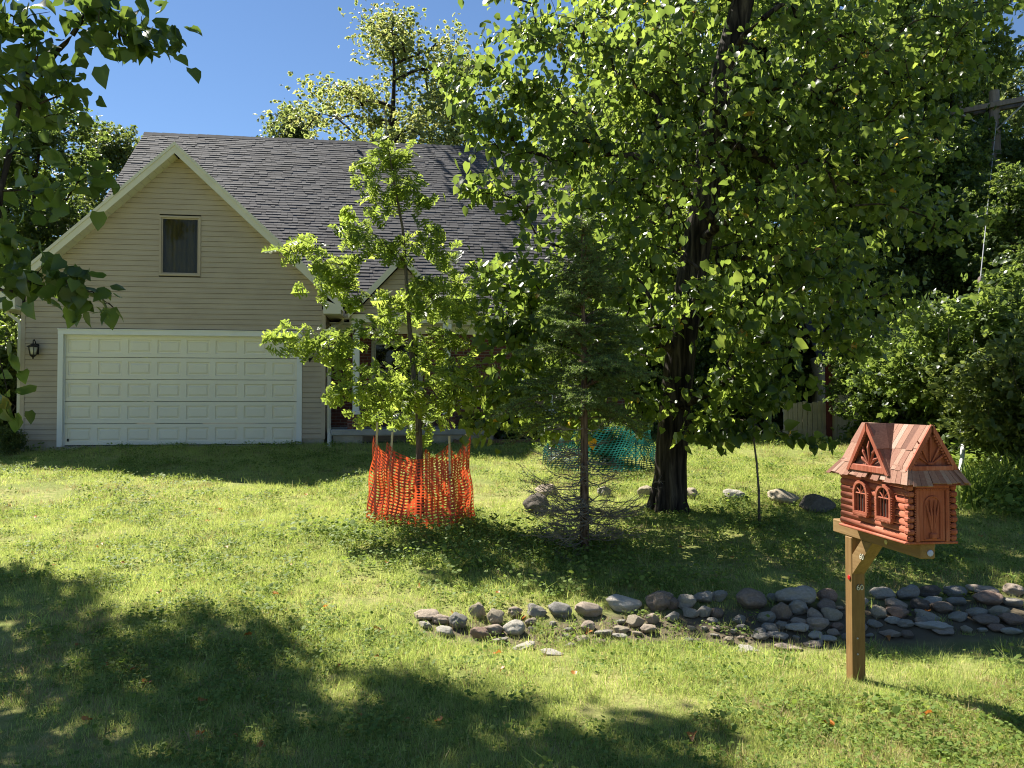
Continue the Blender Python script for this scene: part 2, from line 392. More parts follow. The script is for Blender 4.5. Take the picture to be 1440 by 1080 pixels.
def ground_material():
    m, nt, b = newmat('lawn_soil'); N, L = nt.nodes, nt.links
    tc = N.new('ShaderNodeTexCoord')
    a = N.new('ShaderNodeTexNoise'); a.inputs['Scale'].default_value = .55; a.inputs['Detail'].default_value = 8; a.inputs['Roughness'].default_value = .7
    c = N.new('ShaderNodeTexNoise'); c.inputs['Scale'].default_value = 9; c.inputs['Detail'].default_value = 8; c.inputs['Roughness'].default_value = .75
    for n in (a, c): L.new(tc.outputs['Object'], n.inputs['Vector'])
    mm = N.new('ShaderNodeMath'); mm.operation = 'MULTIPLY_ADD'; mm.inputs[1].default_value = .5
    L.new(a.outputs[0], mm.inputs[0])
    hh = N.new('ShaderNodeMath'); hh.operation = 'MULTIPLY'; hh.inputs[1].default_value = .5; L.new(c.outputs[0], hh.inputs[0]); L.new(hh.outputs[0], mm.inputs[2])
    rp = ramp(nt, [(.34, (.09,.10,.03)), (.47, (.18,.21,.055)), (.56, (.29,.28,.10)), (.67, (.40,.33,.18))])
    L.new(mm.outputs[0], rp.inputs[0])
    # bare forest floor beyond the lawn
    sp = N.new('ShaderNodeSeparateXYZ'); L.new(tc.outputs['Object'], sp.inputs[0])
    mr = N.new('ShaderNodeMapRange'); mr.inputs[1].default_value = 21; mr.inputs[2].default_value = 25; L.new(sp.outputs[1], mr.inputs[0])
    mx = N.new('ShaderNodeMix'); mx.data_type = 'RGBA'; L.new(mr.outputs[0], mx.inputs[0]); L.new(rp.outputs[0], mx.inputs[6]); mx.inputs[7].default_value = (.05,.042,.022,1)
    sa = N.new('ShaderNodeAttribute'); sa.attribute_name = 'soil'
    m3 = N.new('ShaderNodeMix'); m3.data_type = 'RGBA'; L.new(sa.outputs['Fac'], m3.inputs[0]); L.new(mx.outputs[2], m3.inputs[6]); m3.inputs[7].default_value = (.13,.105,.07,1)
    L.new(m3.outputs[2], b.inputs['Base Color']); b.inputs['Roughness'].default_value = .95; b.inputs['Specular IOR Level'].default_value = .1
    bp = N.new('ShaderNodeBump'); bp.inputs['Strength'].default_value = .8; bp.inputs['Distance'].default_value = .03
    L.new(c.outputs[0], bp.inputs['Height']); L.new(bp.outputs[0], b.inputs['Normal'])
    return m
def make_ground():
    xs = np.concatenate([[-400,-200,-90,-50,-30], np.arange(-22, 22.01, .2), [30,50,90,200,400]])
    ys = np.concatenate([[-60,-20,-5,0,2], np.arange(3, 24, .15), np.arange(24, 40, 2), [50,80,150,400]])
    X, Y = np.meshgrid(xs, ys); Z = gz(X, Y)
    V = np.stack([X, Y, Z], -1).reshape(-1, 3); nx = len(xs)
    i = (np.arange(len(ys)-1)[:,None]*nx + np.arange(nx-1)).ravel()
    T = np.stack([i, i+1, i+1+nx, i+nx], 1)
    x, y = V[:,0], V[:,1]; top = np.interp(x, [-1,1,5], [6.75,6.95,7.35]); bot = np.interp(x, [-1,1,5], [6.25,6.0,6.35])
    soil = np.clip((y-bot)/.25, 0, 1)*np.clip((top-y)/.2, 0, 1)*np.clip((x+.9)/.3, 0, 1)
    o = mesh_np('ground', V, T, ground_material(), None, {'soil': soil}, smooth=True); tag(o, kind='structure')
    return o
make_ground()
# ------------------------------------------------------------------ the house
HB = (-10.44, 16.95, 0.45); HROT = R(7.9)
GW = 6.30; UC = 3.15; APEX = 7.2; PITCHR = .94; MP = .88
house = thing('house', 'tan sided house with white garage door and dark shingled roof', 'house', HB, HROT)
HO = (0, 0, HB[2])
def hb(mb, name, mat, parent=None, smooth=False): return mb.build(name, mat, parent or house, smooth, off=HO)

def shingles(name, org, along, up, nrows, expo, lim, seed, parent, thick=.012):
    """courses of individual tabs: org + along*u + up*s; lim(row) gives the u range"""
    rng = np.random.default_rng(seed); org = np.array(org, float); along = nrm(along); up = nrm(up)
    n = nrm(np.cross(along, up)); V = []; T = []; tint = []
    for r in range(nrows):
        u0, u1 = lim(r)
        if u1 - u0 < .05: continue
        u = u0; s0, s1 = r*expo, (r+1)*expo + .02
        while u < u1 - 1e-4:
            w = min(rng.choice([.11,.16,.21,.27,.33])*rng.uniform(.9,1.1), u1-u)
            t = thick*(rng.choice([.75, 1.0, 1.3]) + rng.uniform(-.1,.1)); drop = rng.choice([0, 0, .022])*rng.uniform(.4,1)
            a = org + along*(u+.002); b = org + along*(u+w-.002)
            base = len(V)*1
            p = [a+up*(s0-drop), b+up*(s0-drop), b+up*s1, a+up*s1]
            q = [p[0]+n*t, p[1]+n*t, p[2]+n*.003, p[3]+n*.003]
            V += p[:2] + q; k = base
            T += [(k+2,k+3,k+4,k+5), (k,k+1,k+3,k+2), (k,k+2,k+5,k+5), (k+1,k+4,k+3,k+3)]
            tint += [np.clip(rng.normal(.42,.11), 0, 1)]*6
            u += w
    V = np.array(V) - np.array(HO)
    T = np.array(T)
    quads = T[T[:,2] != T[:,3]]
    return mesh_np(name, V, quads, M['shingle'], parent, {'tint': tint})

def siding(mb, z0, z1, lims, holes, v=0.0, course=.1145, sgn=-1, axis='u'):
    """lapped courses; lims(z) the wall's extent, holes (u0,u1,z0,z1)"""
    z = z0
    while z < z1 - .01:
        t = min(z + course, z1)
        cuts = [(a, b) for a, b, c, d in holes if c < (z+t)/2 < d]
        lo, hi = lims(z); lo2, hi2 = lims(t)
        segs = [(lo, hi, lo2, hi2)]
        for a, b in sorted(cuts):
            l, h, l2, h2 = segs.pop()
            segs += [(l, a, l2, a), (b, h, b, h2)]
        for l, h, l2, h2 in segs:
            if h - l < .01: continue
            if h2 < l2: h2 = l2 = (h2+l2)/2
            yb, yt = v + sgn*.015, v + sgn*.002
            mid = z + (t-z)*.52; zt_ = t - .006
            P = lambda u, y, zz: (u, y, zz) if axis == 'u' else (y, u, zz)
            m0, m1 = l+(l2-l)*.5, h+(h2-h)*.5; yi = v - sgn*.012
            mb.add([P(l,yi,z), P(h,yi,z), P(h,yb,z), P(l,yb,z), P(m1,yb-sgn*.006,mid), P(m0,yb-sgn*.006,mid),
                    P(m1,yb-sgn*.011,mid+.004), P(m0,yb-sgn*.011,mid+.004), P(h2,yt,zt_), P(l2,yt,zt_), P(h2,yi,zt_), P(l2,yi,zt_)],
                   [(0,1,2,3), (3,2,4,5), (5,4,6,7), (7,6,8,9), (9,8,10,11)] if (axis == 'u') else [(3,2,1,0), (5,4,2,3), (7,6,4,5), (9,8,6,7), (11,10,8,9)])
        z = t

# --- garage front, sides
FZ = .66                                            # floor level
wall_top = lambda u: APEX - .222 - PITCHR*abs(u-UC)
def glims(z):
    if z <= 3.72: return (.06, GW-.06)
    h = (APEX - .222 - z)/PITCHR
    return (max(.06, UC-h), min(GW-.06, UC+h))
GD = (.83, 5.71, FZ, 3.06); GWIN = (2.76, 3.63, 4.37, 5.69)
mb = MB(); siding(mb, .80, 6.955, glims, [(GD[0]-.1, GD[1]+.1, .0, GD[3]+.1), (GWIN[0], GWIN[1], GWIN[2], GWIN[3])])
siding(mb, .80, 3.6, lambda z: (0.05, 7.5), [], v=0.0, sgn=-1, axis='v')
siding(mb, .80, 3.6, lambda z: (0.06, 1.2), [], v=GW, sgn=1, axis='v')
hb(mb, 'garage_siding', M['siding'])
for u in (0, GW):
    mb = MB(); q = -1 if u == 0 else 1
    mb.box(u-.022 if u == 0 else u-.062, u+.062 if u == 0 else u+.022, -.024, .0, .78, 3.68)
    mb.box(*sorted((u+q*.024, u+q*.001)), .0005, .06, .78, 3.68); hb(mb, 'corner_trim', M['siding'])
mb = MB(); mb.box(-.0, GD[0]-.12, .005, .25, .2, .80); mb.box(GD[1]+.12, GW, .005, .25, .2, .80)
mb.box(0.0, .25, .255, 7.6, .2, .80); mb.box(GW-.25, GW, .255, 1.19, .2, .80)
mb.box(GD[0]-.12, GD[1]+.12, -.05, .3, .2, FZ-.004)
hb(mb, 'garage_foundation', M['concrete'])
# wall core behind the siding (keeps the garage dark)
mb = MB()
mb.box(.02, GD[0]-.1, .03, .12, .80, 3.6); mb.box(GD[1]+.1, GW-.02, .03, .12, .80, 3.6); mb.box(GD[0]-.1, GD[1]+.1, .03, .12, GD[3]+.1, 3.6)
mb.prism([(.1, 3.605), (GWIN[0]-.005, 3.605), (GWIN[0]-.005, wall_top(GWIN[0])-.02)], .09, Matrix.Translation((0,.03,0)))
mb.prism([(GWIN[1]+.005, 3.605), (GW-.1, 3.605), (GWIN[1]+.005, wall_top(GWIN[1])-.02)], .09, Matrix.Translation((0,.03,0)))
mb.box(GWIN[0]-.003, GWIN[1]+.003, .03, .12, 3.605, GWIN[2]); mb.prism([(GWIN[0]-.003, GWIN[3]), (GWIN[1]+.003, GWIN[3]), (GWIN[1]+.003, wall_top(GWIN[1])-.03), (UC, APEX-.35), (GWIN[0]-.003, wall_top(GWIN[0])-.03)], .09, Matrix.Translation((0,.03,0)))
hb(mb, 'garage_wall', M['dark'])

# --- garage door
def garage_door():
    u0, u1, z0, z1 = GD; v = .075; nx, nz_ = 8, 5
    V = []; T = []
    def quad(a, b, c, d):
        k = len(V); V.extend([a, b, c, d]); T.append((k, k+1, k+2, k+3))
    sh = (z1 - z0)/nz_; cw = (u1 - u0)/nx
    for j in range(nz_):
        a0, a1 = z0 + j*sh + .007, z0 + (j+1)*sh - .007
        quad((u0, v, a1), (u1, v, a1), (u1, v+.035, a1+.004), (u0, v+.035, a1+.004))
        quad((u0, v+.035, a0-.004), (u1, v+.035, a0-.004), (u1, v, a0), (u0, v, a0))
        for i in range(nx):
            c0, c1 = u0 + i*cw, u0 + (i+1)*cw
            mx, mz0, mz1 = .062, .085, .085
            rings = [(0, 0, 0, v)]
            for ins, dep in ((0, v), (.012, v+.024), (.034, v+.024), (.066, v+.004)):
                rings.append((mx+ins, mz0+ins, mz1+ins, dep))
            prev = None
            for (ix, i0, i1, d) in rings:
                rc = [(c0+ix, d, a0+i0), (c1-ix, d, a0+i0), (c1-ix, d, a1-i1), (c0+ix, d, a1-i1)]
                if prev:
                    for k in range(4): quad(prev[k], prev[(k+1) % 4], rc[(k+1) % 4], rc[k])
                prev = rc
            quad(*prev)
    V = np.array(V) - np.array(HO)
    d = mesh_np('garage_door', V, np.array(T), M['door'], house)
    return d
gd = garage_door()
mb = MB(); mb.box(GD[0]+.01, GD[1]-.01, .06, .11, FZ+.001, FZ+.022); hb(mb, 'bottom_seal', M['black_metal'], gd)
mb = MB(); mb.box(GD[0]+.06, GD[0]+.1, .068, .074, FZ+.1, FZ+.16); hb(mb, 'handle', M['black_metal'], gd)
mb = MB()
t = .105
mb.box(GD[0]-t, GD[0]-.002, -.035, .07, FZ-.02, GD[3]+.0); mb.box(GD[1]+.002, GD[1]+t, -.035, .07, FZ-.02, GD[3])
mb.box(GD[0]-t-.003, GD[1]+t+.003, -.038, .07, GD[3]+.001, GD[3]+t)
mb.box(GD[0]-t-.01, GD[1]+t+.01, -.055, .0, GD[3]+t+.001, GD[3]+t+.02)
mb.box(GD[0], GD[0]+.018, .05, .066, FZ, GD[3]); mb.box(GD[1]-.018, GD[1], .05, .066, FZ, GD[3]); mb.box(GD[0]+.019, GD[1]-.019, .05, .066, GD[3]-.02, GD[3])
hb(mb, 'garage_door_frame', M['white'])

# --- windows
def window(u0, u1, z0, z1, v, fw=.07, mat='cream', sill=True, mull=0, rail=False, cur=True):
    mb = MB(); y0 = v-.03
    mb.bbox(u0, u0+fw, y0, v+.08, z0+fw+.001, z1-fw-.001); mb.bbox(u1-fw, u1, y0, v+.08, z0+fw+.001, z1-fw-.001)
    mb.bbox(u0, u1, y0, v+.08, z1-fw, z1); mb.bbox(u0, u1, y0, v+.08, z0, z0+fw)
    f2 = fw*.55; a0, a1, b0, b1 = u0+fw+.001, u1-fw-.001, z0+fw+.001, z1-fw-.001
    mb.bbox(a0, a0+f2, v-.008, v+.05, b0, b1); mb.bbox(a1-f2, a1, v-.008, v+.05, b0, b1)
    mb.bbox(a0+f2+.001, a1-f2-.001, v-.008, v+.05, b1-f2, b1); mb.bbox(a0+f2+.001, a1-f2-.001, v-.008, v+.05, b0, b0+f2)
    for k in range(mull):
        c = a0 + (a1-a0)*(k+1)/(mull+1); mb.bbox(c-.025, c+.025, v-.006, v+.04, b0+f2+.001, b1-f2-.001)
    if rail: c = (b0+b1)/2; mb.bbox(a0+f2+.001, a1-f2-.001, v-.007, v+.041, c-.022, c+.022)
    w = hb(mb, 'window', M[mat])
    g = MB(); g.box(a0+f2*.5, a1-f2*.5, v+.02, v+.026, b0+f2*.5, b1-f2*.5); hb(g, 'pane', M['glass'], w)
    if cur:
        c = MB(); n = 40; pts = []
        for i in range(n+1):
            u = a0 + (a1-a0)*i/n; pts.append((u, v+.11+.022*math.sin(i*1.25)+.01*math.sin(i*.5)))
        V = [(u, y, b0) for u, y in pts] + [(u, y, b1) for u, y in pts]
        c.add(V, [(i, i+1, i+2+n, i+1+n) for i in range(n)]); hb(c, 'curtain', M['curtain'], w, True)
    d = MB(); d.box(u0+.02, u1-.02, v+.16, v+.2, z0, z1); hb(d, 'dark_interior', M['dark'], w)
    if sill:
        s = MB(); s.bbox(u0-.05, u1+.05, v-.07, v-.032, z0-.05, z0+.0); hb(s, 'sill', M[mat], w)
    return w
window(*GWIN, 0.0, fw=.045, mat='siding', sill=False)

# --- garage roof: slabs, shingles, rake boards, soffits, eave returns
OV, OU = .35, .42; EV0 = 1.19
eave_a = UC + OU
def ez(a): return APEX - PITCHR*a
sl_len = math.hypot(eave_a, eave_a*PITCHR); cs, sn = 1/math.hypot(1, PITCHR), PITCHR/math.hypot(1, PITCHR)
mb = MB()
for sg in (-1, 1):
    # slab from eave to ridge; back edge follows the valley with the main roof
    vb = lambda a: 4.68 - 1.07*a
    back = [(0, vb(0)), (eave_a, vb(eave_a) if sg > 0 else 7.3)]
    top = [(UC+sg*a, vv, ez(a)) for a, vv in ((0,-OV+.03), (eave_a,-OV+.03))] + [(UC+sg*back[1][0], back[1][1], ez(eave_a)), (UC, back[0][1], ez(0))]
    bot = [(x, y, z-.06) for x, y, z in top]
    mb.add(top+bot, [(0,1,2,3) if sg < 0 else (3,2,1,0), (4,7,6,5) if sg < 0 else (5,6,7,4), (0,4,5,1), (1,5,6,2)])
groof = hb(mb, 'garage_roof', M['dark'])
nrow = int(sl_len/.143)
for sg in (-1, 1):
    up = (-sg*cs, 0, sn); org = (UC+sg*eave_a, 0, ez(eave_a)+.005)
    if sg > 0:
        lim = lambda r: (-OV, 4.68 - 1.07*(eave_a - (r+.5)*.143*cs)); al = (0,1,0)
    else:
        lim = lambda r: (-(6.5 if r < 20 else max(0, 4.68-1.07*(eave_a-(r+.5)*.143*cs))), OV); al = (0,-1,0)
    shingles('garage_shingles', org, al, up, nrow, .143, lim, 3+sg, groof)
mb = MB(); wd = .165
for sg in (-1, 1):
    # rake (barge) board, plumb face
    a0, a1 = 0.0, eave_a
    P = lambda a, y, dz: (UC+sg*a, y, ez(a)+dz)
    v = [P(a0,-OV,.0), P(a1,-OV,.0), P(a1,-OV,-wd*1.37), P(a0,-OV,-wd*1.37), P(a0,-OV+.03,.0), P(a1,-OV+.03,.0), P(a1,-OV+.03,-wd*1.37), P(a0,-OV+.03,-wd*1.37)]
    f = [(0,1,2,3),(4,7,6,5),(0,4,5,1),(1,5,6,2),(2,6,7,3)]
    mb.add(v, f if sg < 0 else [x[::-1] for x in f])
    v = [P(a0,-OV-.02,.02), P(a1,-OV-.02,.02), P(a1,-OV-.02,-.06), P(a0,-OV-.02,-.06), P(a0,-OV-.001,.02), P(a1,-OV-.001,.02), P(a1,-OV-.001,-.06), P(a0,-OV-.001,-.06)]
    mb.add(v, f if sg < 0 else [x[::-1] for x in f])
hb(mb, 'rake_board', M['cream'])
mb = MB()
for sg in (-1, 1):
    n = 26
    for i in range(n):
        a0, a1 = .02+(eave_a-.02)*i/n, .02+(eave_a-.02)*(i+1)/n - .006
        P = lambda a, y, dz: (UC+sg*a, y, ez(a)-.215+dz)
        v = [P(a0,-OV+.031,0), P(a1,-OV+.031,0), P(a1,.02,0), P(a0,.02,0), P(a0,-OV+.031,-.008), P(a1,-OV+.031,-.008), P(a1,.02,-.008), P(a0,.02,-.008)]
        mb.add(v, [(0,1,2,3),(7,6,5,4),(0,4,5,1),(1,5,6,2),(2,6,7,3),(3,7,4,0)])
hb(mb, 'rake_soffit', M['cream'])
mb = MB()
zb = ez(eave_a)-.29
mb.prism([(-OU-.02, zb), (-.0, zb), (-.0, zb+.33), (-OU+.02, zb+.18), (-OU-.02, zb+.10)], .33, Matrix.Translation((0,-OV-.004,0)))
hb(mb, 'eave_return', M['cream']); mb = MB()
mb.prism([(GW, zb), (GW+OU-.04, zb), (GW+OU-.04, zb+.12), (GW+OU-.08, zb+.18), (GW, zb+.32)], .33, Matrix.Translation((0,-OV-.004,0)))
hb(mb, 'eave_return', M['cream'])

for q in (-1, 1):
    mb = MB(); e0, e1 = (-OU+.03, -.026) if q < 0 else (GW+.026, GW+OU-.05)
    mb.box(e0, e1, -.018, 7.0 if q < 0 else EV0, zb+.005, zb+.025); mb.box(*((e0-.03, e0-.001) if q < 0 else (e1+.001, e1+.03)), -.018, 7.0 if q < 0 else EV0, zb+.0, zb+.16)
    hb(mb, 'eave_soffit', M['cream'])

# --- main roof
ML, MR_, EV, EZ, RV = .05, 14.1, .7, 3.70, 7.9
RZ = EZ + MP*(RV-EV); mcs = 1/math.hypot(1, MP); msn = MP*mcs
mb = MB()
mb.add([(ML,EV,EZ),(MR_,EV,EZ),(MR_,RV,RZ),(ML,RV,RZ),(ML,2*RV-EV,EZ),(MR_,2*RV-EV,EZ)] + [(ML,EV,EZ-.08),(MR_,EV,EZ-.08),(MR_,RV,RZ-.08),(ML,RV,RZ-.08),(ML,2*RV-EV,EZ-.08),(MR_,2*RV-EV,EZ-.08)],
       [(0,1,2,3),(3,2,5,4),(9,8,7,6),(10,11,8,9),(0,6,7,1),(1,7,8,2),(2,8,11,5),(0,3,9,6),(3,4,10,9)])
roof = hb(mb, 'roof', M['dark'])
msl = math.hypot(RV-EV, RZ-EZ); nr = int(msl/.143)
# the ridge sags a little, as the photograph's wavy courses show
shingles('shingles', (0, EV, EZ+.012), (1,0,0), (0, mcs, msn), nr, msl/nr, lambda r: (ML-.04, MR_+.04), 11, roof, thick=.016)
mb = MB(); rng = random.Random(4)
u = ML-.05
while u < MR_:
    w = .27; h = rng.uniform(.0, .012); k = .14
    mb.add([(u,RV-k,RZ-k*MP+.03+h), (u+w+.03,RV-k,RZ-k*MP+.022+h), (u+w+.03,RV,RZ+.035+h), (u,RV,RZ+.045+h), (u+w+.03,RV+k,RZ-k*MP+.022+h), (u,RV+k,RZ-k*MP+.03+h)],
           [(0,1,2,3),(3,2,4,5)]); u += w
o = hb(mb, 'ridge_caps', M['shingle'], roof)
at_ = o.data.attributes.new('tint', 'FLOAT', 'POINT'); at_.data.foreach_set('value', [rng.uniform(.2,.5) for _ in range(len(o.data.vertices))])
# rake trim of the main roof's left gable
for (ua, ub) in ((ML-.03, ML-.001), (MR_+.001, MR_+.03)):
    mb = MB(); v = []
    for u in (ua, ub):
        v += [(u,EV+.02,EZ-.09),(u,RV,RZ-.081),(u,RV,RZ-.2),(u,EV-.02,EZ-.2)]
    mb.add(v, [(0,1,2,3),(7,6,5,4),(0,4,5,1),(3,2,6,7)])
    v = []
    for u in (ua, ub):
        v += [(u,2*RV-EV,EZ-.09),(u,RV,RZ-.082),(u,RV,RZ-.2),(u,2*RV-EV,EZ-.2)]
    mb.add(v, [(3,2,1,0),(4,5,6,7),(1,5,4,0)])
    hb(mb, 'main_rake_board', M['cream'])
# chimney at the far gable
mb = MB(); mb.box(14.17, 14.95, 7.0, 8.1, .4, 10.55); ch = hb(mb, 'chimney', M['brick'])
mb = MB(); mb.bbox(14.10, 15.02, 6.93, 8.17, 10.551, 10.66, .02); mb.lathe([(.14,10.661),(.14,10.9),(.12,10.9)], 14, Matrix.Translation((14.56,7.55,0))); hb(mb, 'chimney_cap', M['stone_ledge'], ch)

# --- main walls
WV = 1.2
mb = MB()
WN = (7.29, 8.52, 1.19, 3.09); WN2 = (10.9, 12.5, 1.35, 3.05)
def wallgrid(mb, u0, u1, z0, z1, holes, y0, y1):
    us = sorted({u0, u1, *[h[0] for h in holes], *[h[1] for h in holes]}); 
    for a, b in zip(us, us[1:]):
        hs = sorted([h for h in holes if h[0] <= a and h[1] >= b], key=lambda h: h[2]); z = z0
        for h in hs: mb.box(a, b, y0, y1, z, h[2]); z = h[3]
        mb.box(a, b, y0, y1, z, z1)
wallgrid(mb, GW+.03, 13.6, 1.0, 3.45, [WN, WN2], WV, WV+.12)
mb.box(13.48, 13.6, WV+.125, 14.2, 1.0, 3.45); mb.box(.5, .62, 7.7, 14.2, 1.0, 3.45)
mb.add([(.52,EV+.6,3.5),(.52,2*RV-EV-.6,3.5),(.52,RV,RZ-.15)], [(0,2,1)]); mb.add([(13.58,EV+.6,3.5),(13.58,2*RV-EV-.6,3.5),(13.58,RV,RZ-.15)], [(0,1,2)])
mb.box(.5, 13.6, 14.21, 14.3, 1.0, 3.45)
hb(mb, 'brick_wall', M['brick'])
mb = MB(); mb.box(GW+.03, 13.64, WV-.03, WV+.115, .3, .999); mb.box(13.5,13.64,WV+.12,13,.3,.999); hb(mb, 'foundation', M['concrete']); mb = MB(); mb.box(.48,.62,7.7,13,.3,.999); hb(mb, 'foundation', M['concrete'])
mb = MB(); mb.bbox(GW+.03, 13.66, WV-.075, WV-.032, .86, 1.02, .012); hb(mb, 'water_table', M['stone_ledge'])
window(*WN, WV, fw=.07, mat='stone_ledge', mull=0, rail=False, cur=False); window(*WN2, WV, fw=.08, mat='white', mull=1, cur=False)
# soldier course below the big window
mb = MB()
for i in range(14):
    a = WN[0]-.05 + i*.095; mb.bbox(a, a+.083, WV-.022, WV-.002, WN[2]-.26, WN[2]-.055, .004)
hb(mb, 'soldier_course', M['brick'])
# frieze, soffit, gutter along the eave
mb = MB(); mb.box(GW+.04, 13.6, WV-.035, WV-.002, 3.26, 3.449); mb.box(GW+.04, 13.85, EV+.03, WV+.1, 3.451, 3.475); mb.box(GW+.5, 13.88, EV, EV+.028, 3.46, 3.66)
hb(mb, 'eave_trim', M['white'])
mb = MB()
pr = [(0,0),(.09,0),(.12,.06),(.12,.12),(.108,.12),(.105,.065),(.085,.012),(.008,.012),(.008,.12),(0,.12)]
mb.prism([(x, z) for x, z in pr], 7.3, Matrix.Translation((6.6,EV-.002,3.54)) @ Matrix.Rotation(R(-90),4,'Z'))
hb(mb, 'gutter', M['cream'])
def downspout(pts, name='downspout', w=.036):
    mb = MB(); mb.tube(pts, w*1.25, 4); return hb(mb, name, M['cream'])
downspout([(6.66,EV-.06,3.55),(6.64,EV-.06,3.46),(6.42,.12,3.28),(6.40,.06,3.16),(6.40,.06,1.02),(6.42,-.0,.9),(6.48,-.75,.60)])
downspout([(-.38,.2,3.62),(-.36,.2,3.5),(-.09,.08,3.32),(-.075,.06,3.2),(-.075,.06,.86),(-.12,-.02,.74),(-.9,-.35,.56)])

# --- entry gable on two white posts
PU, PV = 8.02, .18; PA = 4.94; hw = 1.2; pp = 1.08
mb = MB()
for sg in (-1, 1):
    vb = lambda z: EV + (z-EZ)/MP + .05
    z0, z1 = PA-hw*pp, PA
    top = [(PU, PV-.25, z1), (PU+sg*hw, PV-.25, z0), (PU+sg*hw, max(vb(z0), EV+.3), z0), (PU, vb(z1), z1)]
    bot = [(x, y, z-.05) for x, y, z in top]
    mb.add(top+bot, [(0,1,2,3),(7,6,5,4),(0,4,5,1),(1,5,6,2)])
pg = hb(mb, 'porch_roof', M['dark'])
pcs = 1/math.hypot(1,pp); psn = pp*pcs; prow = int(hw/pcs/.143)
for sg in (-1, 1):
    up = (-sg*pcs,0,psn); org = (PU+sg*hw, 0, PA-hw*pp+.005)
    f0 = PV-.25
    fb = lambda r: EV + (PA-hw*pp + (r+.5)*.143*psn - EZ)/MP + .05
    if sg > 0: shingles('porch_shingles', org, (0,1,0), up, prow, .143, lambda r: (f0, max(fb(r), EV+.2)), 31, pg)
    else: shingles('porch_shingles', org, (0,-1,0), up, prow, .143, lambda r: (-max(fb(r), EV+.2), -f0), 32, pg)
mb = MB()
for sg in (-1, 1):
    P = lambda a, y, dz: (PU+sg*a, y, PA-pp*a+dz)
    y0, y1 = PV-.28, PV-.251
    v = [P(0,y0,.02),P(hw,y0,.02),P(hw,y0,-.16),P(0,y0,-.16),P(0,y1,.02),P(hw,y1,.02),P(hw,y1,-.16),P(0,y1,-.16)]
    f = [(0,1,2,3),(4,7,6,5),(0,4,5,1),(1,5,6,2),(2,6,7,3)]; mb.add(v, f)
mb.box(PU-1.13, PU+1.13, PV-.1, PV+.1, 3.42, 3.6)
hb(mb, 'porch_fascia', M['cream'])
mb = MB(); siding(mb, 3.62, 4.76, lambda z: (PU-(PA-.17-z)/pp, PU+(PA-.17-z)/pp), [], v=PV-.05); hb(mb, 'porch_gable', M['siding'])
for du in (-1.03, 1.03):
    mb = MB(); mb.bbox(PU+du-.075, PU+du+.075, PV-.075, PV+.075, 1.34, 3.40, .012); mb.bbox(PU+du-.1, PU+du+.1, PV-.1, PV+.1, 3.28, 3.415, .01); mb.bbox(PU+du-.1, PU+du+.1, PV-.1, PV+.1, 1.322, 1.42, .01)
    hb(mb, 'porch_post', M['white'])
    mb = MB(); mb.box(PU+du-.18, PU+du+.18, PV-.18, PV+.18, 1.0, 1.31); hb(mb, 'brick_pier', M['brick'])
mb = MB(); mb.box(6.5, 10.1, -.05, WV-.04, .3, .86); hb(mb, 'porch_base', M['concrete'])
mb = MB(); mb.bbox(6.46, 10.14, -.09, WV-.08, .861, .998, .015); hb(mb, 'porch_slab', M['stone_ledge'])
mb = MB(); mb.box(7.15, 8.6, -.22, -.055, .70, .73); mb.box(7.05,8.55,-.5,-.24,.58,.60)
for k in range(6): mb.box(7.15, 8.6, -.075-.004*k, -.055, .745+k*.018, .752+k*.018)
hb(mb, 'basement_vent', M['black_metal'])

# --- wall lanterns
def lantern(u, z):
    mb = MB(); v = -.02
    mb.bbox(u-.05, u+.05, v-.02, v, z-.11, z+.12, .01)
    mb.tube([(u,v-.02,z+.05),(u,v-.07,z+.16),(u,v-.13,z+.205),(u,v-.17,z+.17),(u,v-.17,z+.12)], .011, 8)
    T_ = Matrix.Translation((u, v-.17, z))
    mb.lathe([(.012,.12),(.03,.115),(.045,.10),(.115,.055),(.118,.045),(.10,.04)][::-1], 12, T_)
    for k in range(6):
        a = k*math.pi/3; c, s_ = math.cos(a), math.sin(a)
        mb.tube([(u+.098*c, v-.17+.098*s_, z+.045), (u+.062*c, v-.17+.062*s_, z-.13)], .007, 5)
    mb.lathe([(.004,-.215),(.016,-.20),(.012,-.185),(.03,-.165),(.062,-.14),(.066,-.12),(.05,-.118)], 12, T_)
    o = hb(mb, 'wall_lantern', M['black_metal'])
    g = MB(); g.lathe([(.054,-.118),(.088,.038)], 12, T_); hb(g, 'glass', M['lamp_glass'], o, True)
lantern(.30, 2.73); lantern(6.0, 2.70)

